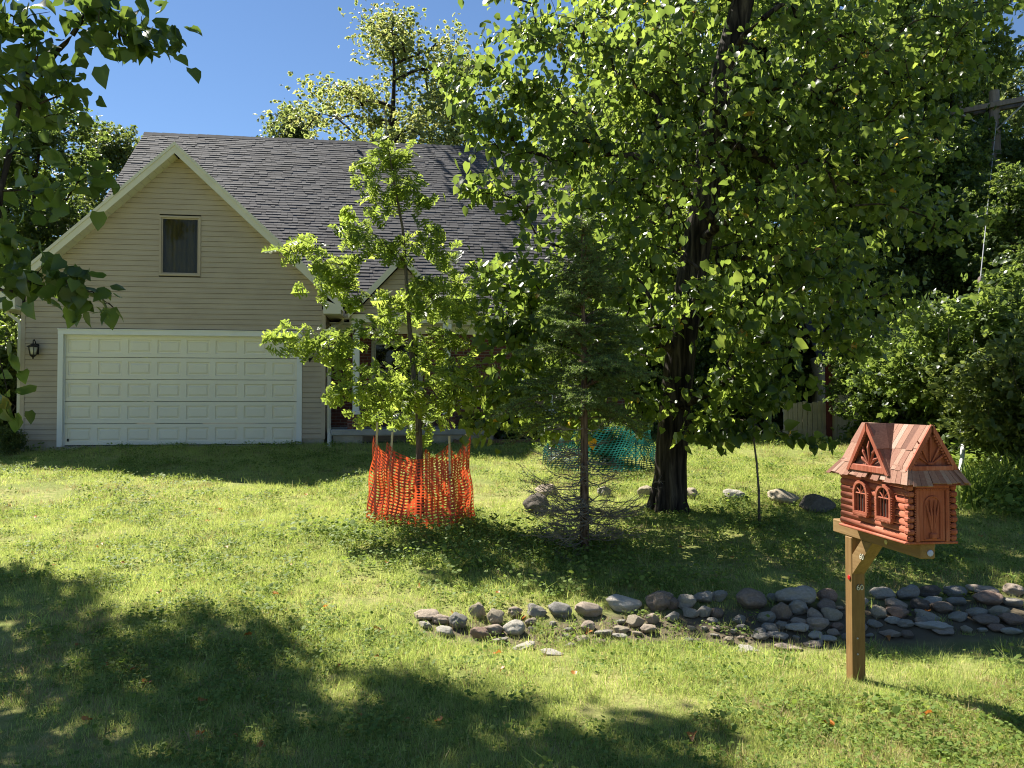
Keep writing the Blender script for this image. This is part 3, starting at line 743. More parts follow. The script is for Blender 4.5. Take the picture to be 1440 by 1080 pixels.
# ------------------------------------------------------------------ shed behind the trees on the right
def shed():
    c = Vector((7.55, 19.0, .66)); t = thing('shed', 'pale wooden garden shed with dark red corner board behind the trees', 'shed', c, R(-10))
    mb = MB(); w = .2
    for i in range(16): mb.bbox(i*w, i*w+w-.008, -.02, .0, 0.0, 2.1, .004)
    mb.box(0, 3.2, .001, .05, 0, 2.1); mb.box(0, .05, .051, 2.8, 0, 2.1); mb.box(3.15, 3.2, .051, 2.8, 0, 2.1); mb.box(.05, 3.15, 2.75, 2.8, 0, 2.1)
    for i in range(14): mb.bbox(-.02, .0, i*w, i*w+w-.008, 0.0, 2.1, .004)
    mb.build('wall', M['shed'], t)
    mb = MB(); mb.box(-.06, .07, -.05, -.021, -.02, 2.1); mb.box(-.06, -.021, -.02, .07, -.02, 2.1); mb.build('corner_board', M['shed_red'], t)
    mb = MB(); mb.add([(-.3,-.3,2.05),(3.5,-.3,2.05),(3.5,1.4,3.1),(-.3,1.4,3.1),(-.3,3.1,2.05),(3.5,3.1,2.05),(-.3,-.3,1.98),(3.5,-.3,1.98),(3.5,1.4,3.02),(-.3,1.4,3.02),(-.3,3.1,1.98),(3.5,3.1,1.98)],
       [(0,1,2,3),(3,2,5,4),(9,8,7,6),(10,11,8,9),(0,6,7,1),(0,3,9,6),(3,4,10,9),(1,7,8,2),(2,8,11,5),(4,5,11,10)]); r = mb.build('roof', M['shingle'], t)
shed()
# low slatted fence panel leaning into the shed's left side
def fence():
    t = thing('fence', 'sun dappled weathered board fence beside the pale shed', 'fence', (6.42, 18.85, .66), R(10))
    for i in range(9):
        mb = MB(); h = .95 + .03*math.sin(i*2.1); mb.bbox(i*.125, i*.125+.108, -.012, .012, 0, h, .004); mb.build('board', M['shed'], t)
    for z in (.22, .72):
        mb = MB(); mb.bbox(0, 1.12, .013, .05, z, z+.08, .004); mb.build('rail', M['shed'], t)
fence()

# ------------------------------------------------------------------ raised bed along the house
def bed():
    t = thing('raised_bed', 'low timber edged planting bed along the brick wall', 'planting bed', (HB[0]+.9905*9.3, HB[1]+.1374*9.3-.4, .62), HROT)
    mb = MB(); mb.bbox(0, 4.4, -.07, .0, -.1, .15, .01); mb.build('edge_timber', M['fascia_board'], t)
    mb = MB(); mb.bbox(-.07, -.002, -.07, .9, -.1, .15, .01); mb.build('edge_timber', M['fascia_board'], t)
    mb = MB(); mb.box(.0, 4.4, .002, 1.0, -.1, .11); mb.build('soil', surf('bed_soil', [(.3,(.03,.022,.015)),(.7,(.08,.06,.04))], scale=14, rough=.95, bump=.6), t)
bed()

# ------------------------------------------------------------------ utility pole
def pole():
    Yp = 22.0; b = at(1404, 560, Yp); top = at(1404, 128, Yp)
    t = thing('utility_pole', 'weathered wooden utility pole with a crossarm standing among the woodland trees', 'utility pole', (b.x, Yp, .72))
    H = top.z - .72
    mb = MB(); mb.tube([(0,0,-.5),(0,0,H*.3),(.01,0,H*.7),(0,0,H)], [.19,.175,.15,.13], 14); mb.build('pole', M['pole_wood'], t)
    d = Vector((.80, -.60, .0)).normalized()        # crossarm points out of the woods, nearer end to the right
    Mx = Matrix.Translation((0,0,H-.45)) @ Matrix.Rotation(math.atan2(d.y, d.x), 4, 'Z')
    mb = MB(); mb.bbox(-1.9, 1.9, -.25, -.14, -.07, .07, .008, Mx); mb.bbox(-1.9, 1.9, .14, .25, -.07, .07, .008, Mx); mb.build('crossarm', M['pole_wood'], t)
    for sx in (-1, 1):
        mb = MB(); p0 = Mx @ Vector((sx*.85, -.27, -.04)); p1 = Vector((d.x*sx*.05, d.y*sx*.05, H-1.15)) + Vector((-d.y,d.x,0))*-.16
        mb.tube([p0, p1], .022, 5); mb.build('brace', M['steel'], t)
    for x in (-1.75, -.8, .8, 1.75):
        mb = MB(); T_ = Mx @ Matrix.Translation((x, -.195, .07))
        mb.lathe([(.018,0),(.018,.07),(.05,.075),(.06,.11),(.035,.13),(.055,.15),(.05,.19),(.03,.21)], 10, T_); mb.build('insulator', M['porcelain'], t)
    mb = MB(); a = .27
    mb.tube([(.05,-.19,-.2),(.05,-.19,H*.62)], .035, 8); mb.tube([(.15,-.17,-.2),(.15,-.17,H*.6)], .025, 8); mb.build('conduit', M['pvc'], t)
    # wires run off along the line
    for i, x in enumerate((-1.75, -.8, .8, 1.75)):
        p = Mx @ Vector((x, -.195, .27)); dirn = Vector((-.60,-.80,0))
        w = MB(); pts = []
        for k in range(17):
            s = k/16*26 - 0; pts.append(p - dirn*s*1 + Vector((0,0,-1.1*4*(k/16)*(1-k/16))))
        w.tube(pts, .008, 4); w.build('wire', M['black_metal'], t)
    # guy wire with plastic guard and strain insulator
    g = hit(1348, 692)
    g.z = float(gz(g.x, g.y))
    base = Vector((b.x, Yp, .72)); A = g - base; T2 = Vector((-.02, -.12, H-.9))
    mb = MB(); mb.tube([A, T2], .009, 5); mb.build('guy_wire', M['steel'], t)
    u = (T2-A).normalized()
    mb = MB(); mb.tube([A, A+u*1.9], .034, 10); mb.build('wire_guard', M['pvc'], t)
    mb = MB(); q = A + (T2-A)*.42
    mb.tube([q-u*.14, q-u*.08, q, q+u*.08, q+u*.14], [.015,.045,.05,.045,.015], 8); mb.build('strain_insulator', M['porcelain'], t)
pole()
# ------------------------------------------------------------------ the mailbox
def mailbox():
    gx, gy = 2.253, 5.26; g = -.205
    t = thing('mailbox', 'red carved wooden house shaped mailbox on a square timber post', 'mailbox', (gx, gy, g), R(6))
    rng = random.Random(7)
    hw = .0445
    mb = MB(); mb.bbox(-hw, hw, -hw, hw, -.25, .926, .006); post = mb.build('post', M['post'], t)
    mb = MB(); mb.bbox(-hw, hw, -.775, .20, .927, 1.015, .006); beam = mb.build('beam', M['beam'], t)
    # 45 degree brace between post and beam
    mb = MB()
    mb.prism([(-.0455,.69),(-.0455,.815),(-.1555,.9265),(-.2805,.9265)], hw*2-.004, Matrix.Translation((hw-.002,0,0)) @ Matrix.Rotation(R(90),4,'Z'))
    brace = mb.build('brace', M['beam'], t)
    def disc(name, mat, parent, c, n, r=.019, th=.006):
        mb = MB(); q = Vector(n).to_track_quat('Z','Y').to_matrix().to_4x4()
        mb.lathe([(r*.9,0),(r,th*.4),(r*.85,th),(r*.3,th*1.3)], 18, Matrix.Translation(c) @ q); return mb.build(name, mat, parent)
    disc('reflector', M['red_reflector'], post, (-hw-.0005, -.012, .66), (-1,0,0), .017)
    disc('reflector', M['yellow_reflector'], beam, (-hw-.0005, -.44, .965), (-1,0,0), .015)
    disc('reflector', M['blue_reflector'], beam, (.012, -.7755, .96), (0,-1,0), .019)
    for z in (.10, .16): disc('bolt', M['steel'], post, (-.012, -hw-.0005, z*1.7), (0,-1,0), .006, .004)
    def numerals(txt, parent, mat4, size):
        for nm, ex, off, dz in (('numeral_back', .0022, .0016, 0), ('house_number', .0016, 0, .0035)):
            cu = bpy.data.curves.new(nm, 'FONT'); cu.body = txt; cu.size = size; cu.extrude = ex; cu.offset = off; cu.align_x = 'CENTER'; cu.align_y = 'CENTER'
            tmp = bpy.data.objects.new(nm+'_curve', cu); COL.objects.link(tmp)
            dg = bpy.context.evaluated_depsgraph_get()
            me = bpy.data.meshes.new_from_object(tmp.evaluated_get(dg)); bpy.data.objects.remove(tmp); bpy.data.curves.remove(cu)
            me.transform(mat4 @ Matrix.Translation((0,0,dz))); me.materials.clear()
            me.materials.append(M['numeral'] if nm == 'house_number' else M['numeral_edge'])
            o = bpy.data.objects.new(nm, me); COL.objects.link(o); o.parent = parent
    numerals('60', post, Matrix.Translation((.006,-hw-.002,.60)) @ Matrix.Rotation(R(90),4,'X'), .05)
    numerals('60', brace, Matrix.Translation((-hw+.001,-.165,.822)) @ Matrix.Rotation(R(-90),4,'Z') @ Matrix.Rotation(R(90),4,'X'), .05)
    # ---- the little log house
    Z = 1.016; x0, x1, y0, y1 = -.145, .145, -.80, -.10; H = .345
    red, redv = M['cedar_red'], M['cedar_red_v']
    mb = MB(); mb.box(x0+.014, x1-.014, y0+.014, y1-.014, Z+.004, Z+H); mb.bbox(x0-.012, x1+.012, y0-.014, y1+.012, Z, Z+.014, .004)
    body = mb.build('house_body', red, t)
    # half-round logs on the long sides and the back
    mb = MB(); nl = 8; lh = (H-.016)/nl
    for side in (-1, 1):
        for i in range(nl):
            zc = Z+.016+lh*(i+.5); rad = lh*.5; n = 7
            hor = .013 if i else .017
            prof = [(-hor*math.cos(-math.pi/2+math.pi*k/n)*1.0, math.sin(-math.pi/2+math.pi*k/n)*rad) for k in range(n+1)]
            v = [(x0+.014+px_ if side < 0 else x1-.014-px_, yy, zc+pz) for yy in (y0-.012-.006*(i % 2), y1+.01) for px_, pz in prof]
            m_ = n+1
            mb.add(v, [(k, k+1, k+1+m_, k+m_) for k in range(n)] + [list(range(m_)), list(range(2*m_-1, m_-1, -1))])
    mb.build('log_siding', red, body, True)
    # stacked log ends at the corners of the door wall
    for xc in (x0+.018, x1-.018):
        mb = MB()
        for i in range(9):
            z0 = Z+.018+i*(H-.03)/9; z1 = z0+(H-.03)/9-.005; w = .021 if i % 2 else .017
            mb.bbox(xc-w, xc+w, y0-.024-.004*(i % 2), y0+.02, z0, z1, .008)
        mb.build('log_ends', redv, body)
    # door wall: frame, door, arched panel with fanned spindles
    mb = MB(); yf = y0-.0
    mb.box(x0+.045, x1-.045, yf-.006, yf+.015, Z+.016, Z+H-.02); mb.build('end_wall', redv, body)
    dx = .078
    mb = MB()
    for s_ in (-1,1): mb.bbox(*(sorted((s_*dx, s_*(dx+.022)))), yf-.026, yf-.0065, Z+.014, Z+H-.035, .004)
    mb.bbox(-dx-.022, dx+.022, yf-.026, yf-.0065, Z+H-.034, Z+H-.014, .004)
    fr = mb.build('door_frame', redv, body)
    mb = MB(); n = 17
    for i in range(n):
        c = -dx-.02+(2*dx+.04)*(i+.5)/n; mb.add([(c-.0058,yf-.029,Z+H-.034),(c+.0058,yf-.029,Z+H-.034),(c,yf-.029,Z+H-.046),(c-.0058,yf-.0265,Z+H-.034),(c+.0058,yf-.0265,Z+H-.034),(c,yf-.0265,Z+H-.046)], [(0,2,1),(3,4,5),(0,3,5,2),(1,2,5,4),(0,1,4,3)])
    for s_ in (-1, 1):
        for i in range(20):
            z = Z+.03+i*.0135; xx = s_*(dx+.022)
            mb.add([(xx,yf-.024,z),(xx,yf-.024,z+.011),(xx+s_*.008,yf-.024,z+.0055),(xx,yf-.012,z),(xx,yf-.012,z+.011),(xx+s_*.008,yf-.012,z+.0055)], [(0,1,2),(3,5,4),(0,2,5,3),(1,4,5,2)])
    mb.build('scalloped_trim', redv, fr)
    mb = MB(); mb.bbox(-dx+.002, dx-.002, yf-.017, yf-.007, Z+.018, Z+H-.036, .003); door = mb.build('door', redv, body)
    # arched recess outline on the door
    mb = MB(); aw = .047; zb, zs = Z+.03, Z+.215
    arc = [(-aw, zb)] + [(aw*math.cos(math.pi-math.pi*k/10), zs+aw*1.1*math.sin(math.pi*k/10)) for k in range(11)] + [(aw, zb)]
    mb.tube([(x, yf-.019, z) for x, z in arc], .006, 6); mb.tube([(-aw,yf-.019,zb),(aw,yf-.019,zb)], .006, 6)
    mb.build('arch_moulding', redv, door)
    mb = MB()
    inner = [(x*.88, z if z > zb else z+.004) for x, z in arc]
    mb.add([(x, yf-.0175, z) for x, z in inner], [list(range(len(inner)))])
    mb.build('arch_recess', redv, door)
    mb = MB()
    for ang in (-13, -5, 4, 12):
        a = R(ang); mb.tube([(.004*ang/12, yf-.022, zb+.03), (math.sin(a)*.10, yf-.026, zb+.03+.10*math.cos(a)), (math.sin(a)*.185, yf-.022, zb+.03+.185*math.cos(a))], [.003,.0075,.003], 6)
    mb.bbox(-.02, .022, yf-.034, yf-.017, zb+.002, zb+.034, .006); mb.build('spindles', M['cedar_red_v'], door)
    # two arched windows on the long wall
    for yc in (-.366, -.612):
        mb = MB(); w = .062; zb, zs = Z+.125, Z+.235; xf = x0-.016
        outer = [(-w-.018, zb-.016)] + [((w+.018)*math.cos(math.pi-math.pi*k/12), zs+(w+.018)*math.sin(math.pi*k/12)) for k in range(13)] + [(w+.018, zb-.016)]
        inn = [(-w, zb)] + [(w*math.cos(math.pi-math.pi*k/12), zs+w*math.sin(math.pi*k/12)) for k in range(13)] + [(w, zb)]
        n = len(outer); v = []
        for xx, pl in ((xf-.010, outer), (xf-.010, inn), (xf+.022, outer), (xf+.022, inn)): v += [(xx, yc+p, z) for p, z in pl]
        f = []
        for k in range(n):
            k2 = (k+1) % n
            f += [(k, k2, n+k2, n+k), (k, 2*n+k, 2*n+k2, k2), (n+k, n+k2, 3*n+k2, 3*n+k)]
        mb.add(v, f); wf = mb.build('arched_window', red, body)
        mb = MB()
        mb.tube([(xf, yc-w, zs), (xf, yc+w, zs)], .005, 5)
        for q in (-.5, 0, .5): mb.tube([(xf, yc+w*q, zb), (xf, yc+w*q, zs)], .0042, 5)
        for an in (40, 90, 140): mb.tube([(xf, yc, zs), (xf, yc+w*math.cos(R(an)), zs+w*math.sin(R(an)))], .0042, 5)
        mb.build('glazing_bars', red, wf)
        mb = MB(); mb.add([(xf+.012, yc+p, z) for p, z in inn], [list(range(n))]); mb.build('dark_pane', M['black_hole'], wf)
        mb = MB()
        for k in range(12):
            y = yc-w-.018+(2*w+.036)*(k+.5)/12; s_ = .0062
            mb.add([(xf-.013,y-s_,zb-.0165),(xf-.013,y+s_,zb-.0165),(xf-.013,y,zb-.030),(xf+.008,y-s_,zb-.0165),(xf+.008,y+s_,zb-.0165),(xf+.008,y,zb-.030)], [(0,1,2),(3,5,4),(0,2,5,3),(1,4,5,2)])
        for s2 in (-1,1):
            for k in range(9):
                z = zb+.01*k*1.4; y = yc+s2*(w+.018)
                mb.add([(xf-.008,y,z),(xf-.008,y,z+.012),(xf-.008,y+s2*.009,z+.006),(xf+.01,y,z),(xf+.01,y,z+.012),(xf+.01,y+s2*.009,z+.006)], [(0,1,2),(3,5,4),(0,2,5,3),(1,4,5,2)])
        mb.build('scalloped_trim', red, wf)
    # ---- roof: steep upper slopes, flared skirt all round, dormer on the windowed side
    zr, zk, ze = Z+.66, Z+.415, Z+.335
    ex, ey0, ey1 = .178, -.882, .01
    ry0, ry1 = -.825, -.11
    V = []; T = []; tint = []
    def shake(p0, p1, p2, p3, th=.009, tv=None):
        """one tapered wooden shake: p0,p1 lower edge, p2,p3 upper edge; counter-clockwise from outside"""
        p0, p1, p2, p3 = map(np.array, (p0, p1, p2, p3)); n = nrm(np.cross(p1-p0, p3-p0)); th = th*rng.uniform(.55, .95)
        k = len(V); V.extend([p0, p1, p2, p3, p0+n*th, p1+n*th, p2+n*th*.35, p3+n*th*.35])
        T.extend([(k+4,k+5,k+6,k+7), (k,k+1,k+5,k+4), (k+1,k+2,k+6,k+5), (k,k+4,k+7,k+3), (k+2,k+3,k+7,k+6), (k+3,k+2,k+1,k)])
        tint.extend([tv if tv is not None else min(1, max(0, rng.gauss(.52, .15)))]*8)
    def course(A, B, Cc, D, n, th=.009, skip=(), jit=.012):
        """A,B lower edge ends; D,C upper edge ends"""
        A, B, Cc, D = map(np.array, (A, B, Cc, D)); ws = np.array([rng.uniform(.7, 1.3) for _ in range(n)]); c = np.concatenate([[0], np.cumsum(ws)/ws.sum()])
        for i in range(n):
            if i in skip: continue
            a, b = c[i]+.0012, c[i+1]-.0022; j = rng.uniform(-jit, jit)
            d0 = nrm(A-D)*j
            shake(A+(B-A)*a+d0, A+(B-A)*b+d0, D+(Cc-D)*b, D+(Cc-D)*a, th)
    # left (windowed) and right slopes, three courses each; y runs front to back
    for sg in (-1, 1):
        def P(x, y, z): return (sg*x, y, z)
        xm, zm = .072, zk+(zr-zk)*.5
        L3 = [((ex, ey0, ze), (ex, ey1, ze), (.14, ry1+.0, zk+.02), (.14, ry0, zk+.02), 17, (9,) if sg < 0 else ()),
              ((.152, ry0, zk-.012), (.152, ry1, zk-.012), (xm-.003, ry1, zm+.01), (xm-.003, ry0, zm+.01), 13, ()),
              ((xm+.010, ry0-.004, zm-.014), (xm+.010, ry1+.004, zm-.014), (0, ry1+.004, zr), (0, ry0-.004, zr), 12, ())]
        for a, b, c, d, n, sk in L3:
            if sg < 0: course(P(*b), P(*a), P(*d), P(*c), n, .010, sk)
            else: course(P(*a), P(*b), P(*c), P(*d), n, .010, sk)
    course((-ex, ey0, ze), (ex, ey0, ze), (.14, ry0+.01, zk+.01), (-.14, ry0+.01, zk+.01), 13, .009)
    course((ex, ey1, ze), (-ex, ey1, ze), (-.14, ry1, zk+.01), (.14, ry1, zk+.01), 13, .009)
    V_, T_ = np.array(V), np.array(T)
    roof = mesh_np('roof', V_, T_, M['shake'], t, {'tint': tint})
    # solid roof core under the shakes
    mb = MB()
    mb.add([(-ex+.012,ey0+.012,ze-.004),(ex-.012,ey0+.012,ze-.004),(ex-.012,ey1-.012,ze-.004),(-ex+.012,ey1-.012,ze-.004),(-.14,ry0+.03,zk),(.14,ry0+.03,zk),(.14,ry1-.004,zk),(-.14,ry1-.004,zk)],
           [(0,3,2,1),(0,1,5,4),(1,2,6,5),(2,3,7,6),(3,0,4,7)])
    mb.add([(-.138,ry0+.028,zk),(.138,ry0+.028,zk),(0,ry0+.028,zr-.012),(-.138,ry1-.006,zk),(.138,ry1-.006,zk),(0,ry1-.006,zr-.012)], [(0,1,2),(3,5,4),(1,4,5,2),(3,0,2,5)])
    core = mb.build('roof_core', redv, roof)
    # gable over the door: barge boards, fan of five rods, toothed strips
    mb = MB(); yg = ry0-.004
    for sg in (-1, 1):
        v = [(sg*.006,yg,zr+.006),(sg*.158,yg,zk-.006),(sg*.132,yg,zk-.006),(sg*.006,yg,zr-.036),(sg*.006,yg+.014,zr+.006),(sg*.158,yg+.014,zk-.006),(sg*.132,yg+.014,zk-.006),(sg*.006,yg+.014,zr-.036)]
        mb.add(v, [(0,1,2,3),(7,6,5,4),(0,4,5,1),(2,6,7,3),(1,5,6,2)])
        for k in range(13):
            q = (k+.5)/13; x, z = sg*(.012+.108*q), zr-.052-.195*q*1.0
            mb.bbox(x-.0055, x+.0055, yg+.004, yg+.02, z-.006, z+.006, .002)
    mb.bbox(-.125, .125, yg-.002, yg+.02, zk-.004, zk+.022, .003); gb = mb.build('gable_trim', redv, roof)
    mb = MB()
    for an in (-58, -30, 0, 30, 58):
        a = R(an); Lr = .115 if abs(an) > 40 else (.15 if an else .17)
        mb.tube([(math.sin(a)*.012, yg+.026, zk+.03), (math.sin(a)*Lr*.7, yg+.02, zk+.03+math.cos(a)*Lr*.7), (math.sin(a)*Lr, yg+.026, zk+.03+math.cos(a)*Lr)], [.003,.008,.003], 6)
    mb.bbox(-.016,.016, yg+.012, yg+.03, zk+.024, zk+.042, .005); mb.build('gable_fan', redv, gb)
    # dormer
    yc, hy, xd = -.465, .215, -.178; zd = Z+.385; zt = zr+.004
    V.clear(); T.clear(); tint.clear()
    for sg in (-1, 1):
        # dormer roof slope from its front edge back to the main slope
        xb = lambda z: -.145*(zr-z)/(zr-zk) if z > zk else -.15
        A = (xd, yc+sg*(hy+.012), zd-.012); B = (xb(zd), yc+sg*(hy+.012), zd-.012)
        mz = zd+(zt-zd)*.5; my = yc+sg*hy*.5
        lo = ((xd, yc+sg*(hy+.012), zd-.016), (-.14, yc+sg*(hy+.012), zd-.016), (xb(mz)+.004, my-sg*.01, mz+.012), (xd, my-sg*.01, mz+.012))
        up_ = ((xd-.004, my+sg*.006, mz-.008), (xb(mz)+.01, my+sg*.006, mz-.008), (.0, yc, zt), (xd-.004, yc, zt))
        for a, b, c, d in (lo, up_):
            if sg < 0: course(a, b, c, d, 3, .008, jit=.003)
            else: course(b, a, d, c, 3, .008, jit=.003)
    do = mesh_np('dormer', np.array(V), np.array(T), M['shake'], t, {'tint': [x*.6 for x in tint]})  # tint lowered here: the dormer's shade is put into its shake colour
    mb = MB()
    for sg in (-1, 1):
        v = [(xd-.006, yc+sg*.004, zt+.004), (xd-.006, yc+sg*(hy+.014), zd-.014), (xd-.006, yc+sg*(hy-.018), zd-.014), (xd-.006, yc+sg*.004, zt-.044)]
        v += [(x+.016, y, z) for x, y, z in v]
        mb.add(v, [(3,2,1,0),(4,5,6,7),(0,1,5,4),(2,3,7,6),(1,2,6,5)])
        for k in range(14):
            q = (k+.5)/14; y, z = yc+sg*(.012+(hy-.045)*q), zt-.055-(zt-zd-.07)*q
            mb.bbox(xd-.002, xd+.014, y-.006, y+.006, z-.006, z+.006, .002)
    mb.bbox(xd-.004, xd+.03, yc-hy+.03, yc+hy-.03, zd-.012, zd+.028, .004)
    dt = mb.build('dormer_trim', redv, do)
    mb = MB(); mb.add([(xd+.05, yc-hy+.02, zd), (xd+.05, yc+hy-.02, zd), (xd+.05, yc, zt-.03)], [(0,2,1)]); mb.build('dormer_panel', M['black_hole'], do)
    mb = MB(); 
    for an in (-62, -34, 0, 34, 62):
        a = R(an); Lr = .10 if abs(an) > 50 else (.13 if an else .15)
        mb.tube([(xd+.018, yc+math.sin(a)*.012, zd+.03), (xd+.010, yc+math.sin(a)*Lr*.7, zd+.03+math.cos(a)*Lr*.7), (xd+.018, yc+math.sin(a)*Lr, zd+.03+math.cos(a)*Lr)], [.004,.010,.004], 6)
    mb.build('dormer_fan', M['cedar_red_v'], do)
mailbox()

# ------------------------------------------------------------------ plastic net corrals
def net(parent, name, path, ztop, zbot, mat, cw, chh, seed, flare=0.0, shear=0.0, band=.22, wob=.02):
    """path: function s(0..1) -> x,y of the wall; ztop(s), zbot(s); cells are rings with rounded holes"""
    rng = np.random.default_rng(seed)
    N = 400; ss = np.linspace(0, 1, N); P = np.array([path(s) for s in ss]); Ls = np.concatenate([[0], np.cumsum(np.linalg.norm(np.diff(P, axis=0), axis=1))])
    nc = int(Ls[-1]/cw); H = max(ztop(s)-zbot(s) for s in ss); nr = int(H/chh)
    cc = np.array(path(.0)); cen = P.mean(0)
    ph = rng.uniform(0, 6.28, 12)
    def pos(i, j):
        q = i/nc*Ls[-1]; s = np.interp(q, Ls, ss); f = j/nr
        s = min(1, max(0, s + shear*(f-.5)))
        xy = np.array([np.interp(s, ss, P[:,0]), np.interp(s, ss, P[:,1])])
        out = nrm(xy-cen)
        zt, zb = ztop(s), zbot(s); z = zb+(zt-zb)*f
        w = wob*(math.sin(s*38+ph[0]+f*2)+.7*math.sin(s*71+ph[1]-f*5)+.6*math.sin(f*11+ph[2]+s*9))
        xy = xy + out*(w*(1-.3*f) + flare*(1-f)**1.5)
        return np.array([xy[0], xy[1], z + .006*math.sin(s*90+f*7+ph[3])])
    grid = np.array([[pos(i, j) for j in range(nr+1)] for i in range(nc+1)])
    V = []; T = []
    ring = [(0,-1),(1,-1),(1,0),(1,1),(0,1),(-1,1),(-1,0),(-1,-1)]
    for i in range(nc):
        for j in range(nr):
            a, b, c, d = grid[i,j], grid[i+1,j], grid[i+1,j+1], grid[i,j+1]
            def B(u, v): return a*(1-u)*(1-v)+b*u*(1-v)+c*u*v+d*(1-u)*v
            k = len(V)
            hx, hy = .5-band*.8+rng.uniform(-.03,.03), .5-band*1.1+rng.uniform(-.05,.03)
            for x, y in ring: V.append(B(.5+.5*x, .5+.5*y))
            for x, y in ring:
                m = .72 if x and y else 1.0
                V.append(B(.5+hx*x*m, .5+hy*y*m))
            for q in range(8): T.append((k+q, k+(q+1) % 8, k+8+(q+1) % 8, k+8+q))
    return mesh_np(name, np.array(V), np.array(T), mat, parent)

def orange_corral():
    c = hit(592, 734); gx, gy = c.x, c.y
    g = float(gz(gx, gy))
    t = thing('tree_guard_fence', 'bright orange plastic mesh fence staked round the young oak', 'safety fence', (gx, gy, g))
    st = [(-.58,-.05,1.15), (-.38,-.38,1.13), (.40,-.40,1.13), (.60,.08,1.17), (.02,.52,.98)]
    tops = {0: (-.50,-.02), 1: (-.20,-.34), 2: (.36,-.34), 3: (.50,.10), 4: (.02,.46)}
    seq = st + [st[0]]
    seg = np.concatenate([[0], np.cumsum([math.dist(a[:2], b[:2]) for a, b in zip(seq, seq[1:])])]); seg /= seg[-1]
    def path(s):
        return (float(np.interp(s, seg, [p[0] for p in seq])), float(np.interp(s, seg, [p[1] for p in seq])))
    def top(s):
        i = min(int(np.searchsorted(seg, s, 'right'))-1, 4); f = (s-seg[i])/(seg[i+1]-seg[i])
        h0, h1 = seq[i][2]-.06, seq[i+1][2]-.06
        return h0*(1-f)+h1*f - .27*(4*f*(1-f))**.75
    net(t, 'orange_mesh', path, top, lambda s: -.02, M['orange_net'], .062, .046, 3, flare=.07, band=.145, wob=.03)
    for i, (x, y, h) in enumerate(st):
        mb = MB(); lean = Vector((tops[i][0]-x, tops[i][1]-y, 0))
        ext = {0: .10, 1: .01, 2: -.04, 3: -.08, 4: -.16}[i]
        d = Vector((lean.x*.4, lean.y*.4, h+ext)); mb.tube([Vector((x,y,-.15))*1.0, Vector((x,y,0))+d], .017, 4); mb.build('stake', M['stake'], t)
orange_corral()

def teal_corral():
    c = hit(843, 655); g = float(gz(c.x, c.y))
    t = thing('garden_net_fence', 'teal green plastic mesh fence ringing a small shrub', 'garden fence', (c.x, c.y, g))
    def path(s):
        a = 2*math.pi*s+2.2; r = .93*(1+.06*math.sin(3*a)); return (r*math.cos(a), r*.9*math.sin(a))
    net(t, 'teal_mesh', path, lambda s: .70+.10*math.sin(2*math.pi*s*3+1)+.06*math.sin(2*math.pi*s*7), lambda s: -.02, M['teal_net'], .07, .045, 5, flare=.14, shear=.08, band=.105, wob=.05)
    for a in (.3, 1.6, 2.9, 4.2, 5.4):
        mb = MB(); mb.tube([(.9*math.cos(a), .8*math.sin(a), -.1), (.88*math.cos(a), .78*math.sin(a), .86)], .012, 5); mb.build('stake', M['bark_young'], t)
teal_corral()

# ------------------------------------------------------------------ rocks and boulders
RC = {'grey': ((.31,.28,.23),(.43,.395,.33)), 'blue': ((.235,.22,.19),(.35,.33,.29)), 'pink': ((.36,.285,.215),(.49,.405,.32)), 'tan': ((.36,.30,.21),(.49,.42,.31)),
      'brown': ((.215,.165,.125),(.33,.26,.205)), 'pale': ((.45,.41,.335),(.57,.53,.45)), 'red': ((.26,.175,.13),(.38,.275,.21)), 'dark': ((.105,.09,.075),(.19,.165,.14))}
RM = {}
for k, (a, b) in RC.items():
    RM[k] = surf('rock_'+k, [(.3, tuple(x*1.15 for x in a)), (.55, tuple((x+y)/2*1.25 for x, y in zip(a, b))), (.72, tuple(x*1.3 for x in b))], scale=5, rough=.9, bump=.9, bscale=22, spec=.2, dist=.03, detail=12)
def rock_mesh(seed, ang=0.0):
    import bmesh
    from mathutils import noise
    bm = bmesh.new(); bmesh.ops.create_icosphere(bm, subdivisions=4, radius=1.0); r = random.Random(seed); o = Vector((r.uniform(0,50), r.uniform(0,50), r.uniform(0,50)))
    planes = [(Vector((r.gauss(0,1), r.gauss(0,1), r.gauss(0,1))).normalized(), r.uniform(.58, .88)) for _ in range(9 if ang else 6)]
    for v in bm.verts:
        p = v.co.copy(); d = 1 + .34*noise.noise(p*.9+o) + .17*noise.noise(p*2.0+o) + .05*noise.noise(p*5+o) + .02*noise.noise(p*11+o)
        q = p*d
        for n, h in planes:
            k = q.dot(n)
            if k > h: q -= n*(k-h)*(.92 if ang else .72)
        v.co = q
    me = bpy.data.meshes.new('rock'); bm.to_mesh(me); bm.free(); me.shade_smooth()
    me.materials.append(RM['grey']); return me
RMESH = [rock_mesh(s) for s in (1, 2, 3, 4, 5)] + [rock_mesh(s, 1) for s in (11, 12, 13)]
rr = random.Random(21)
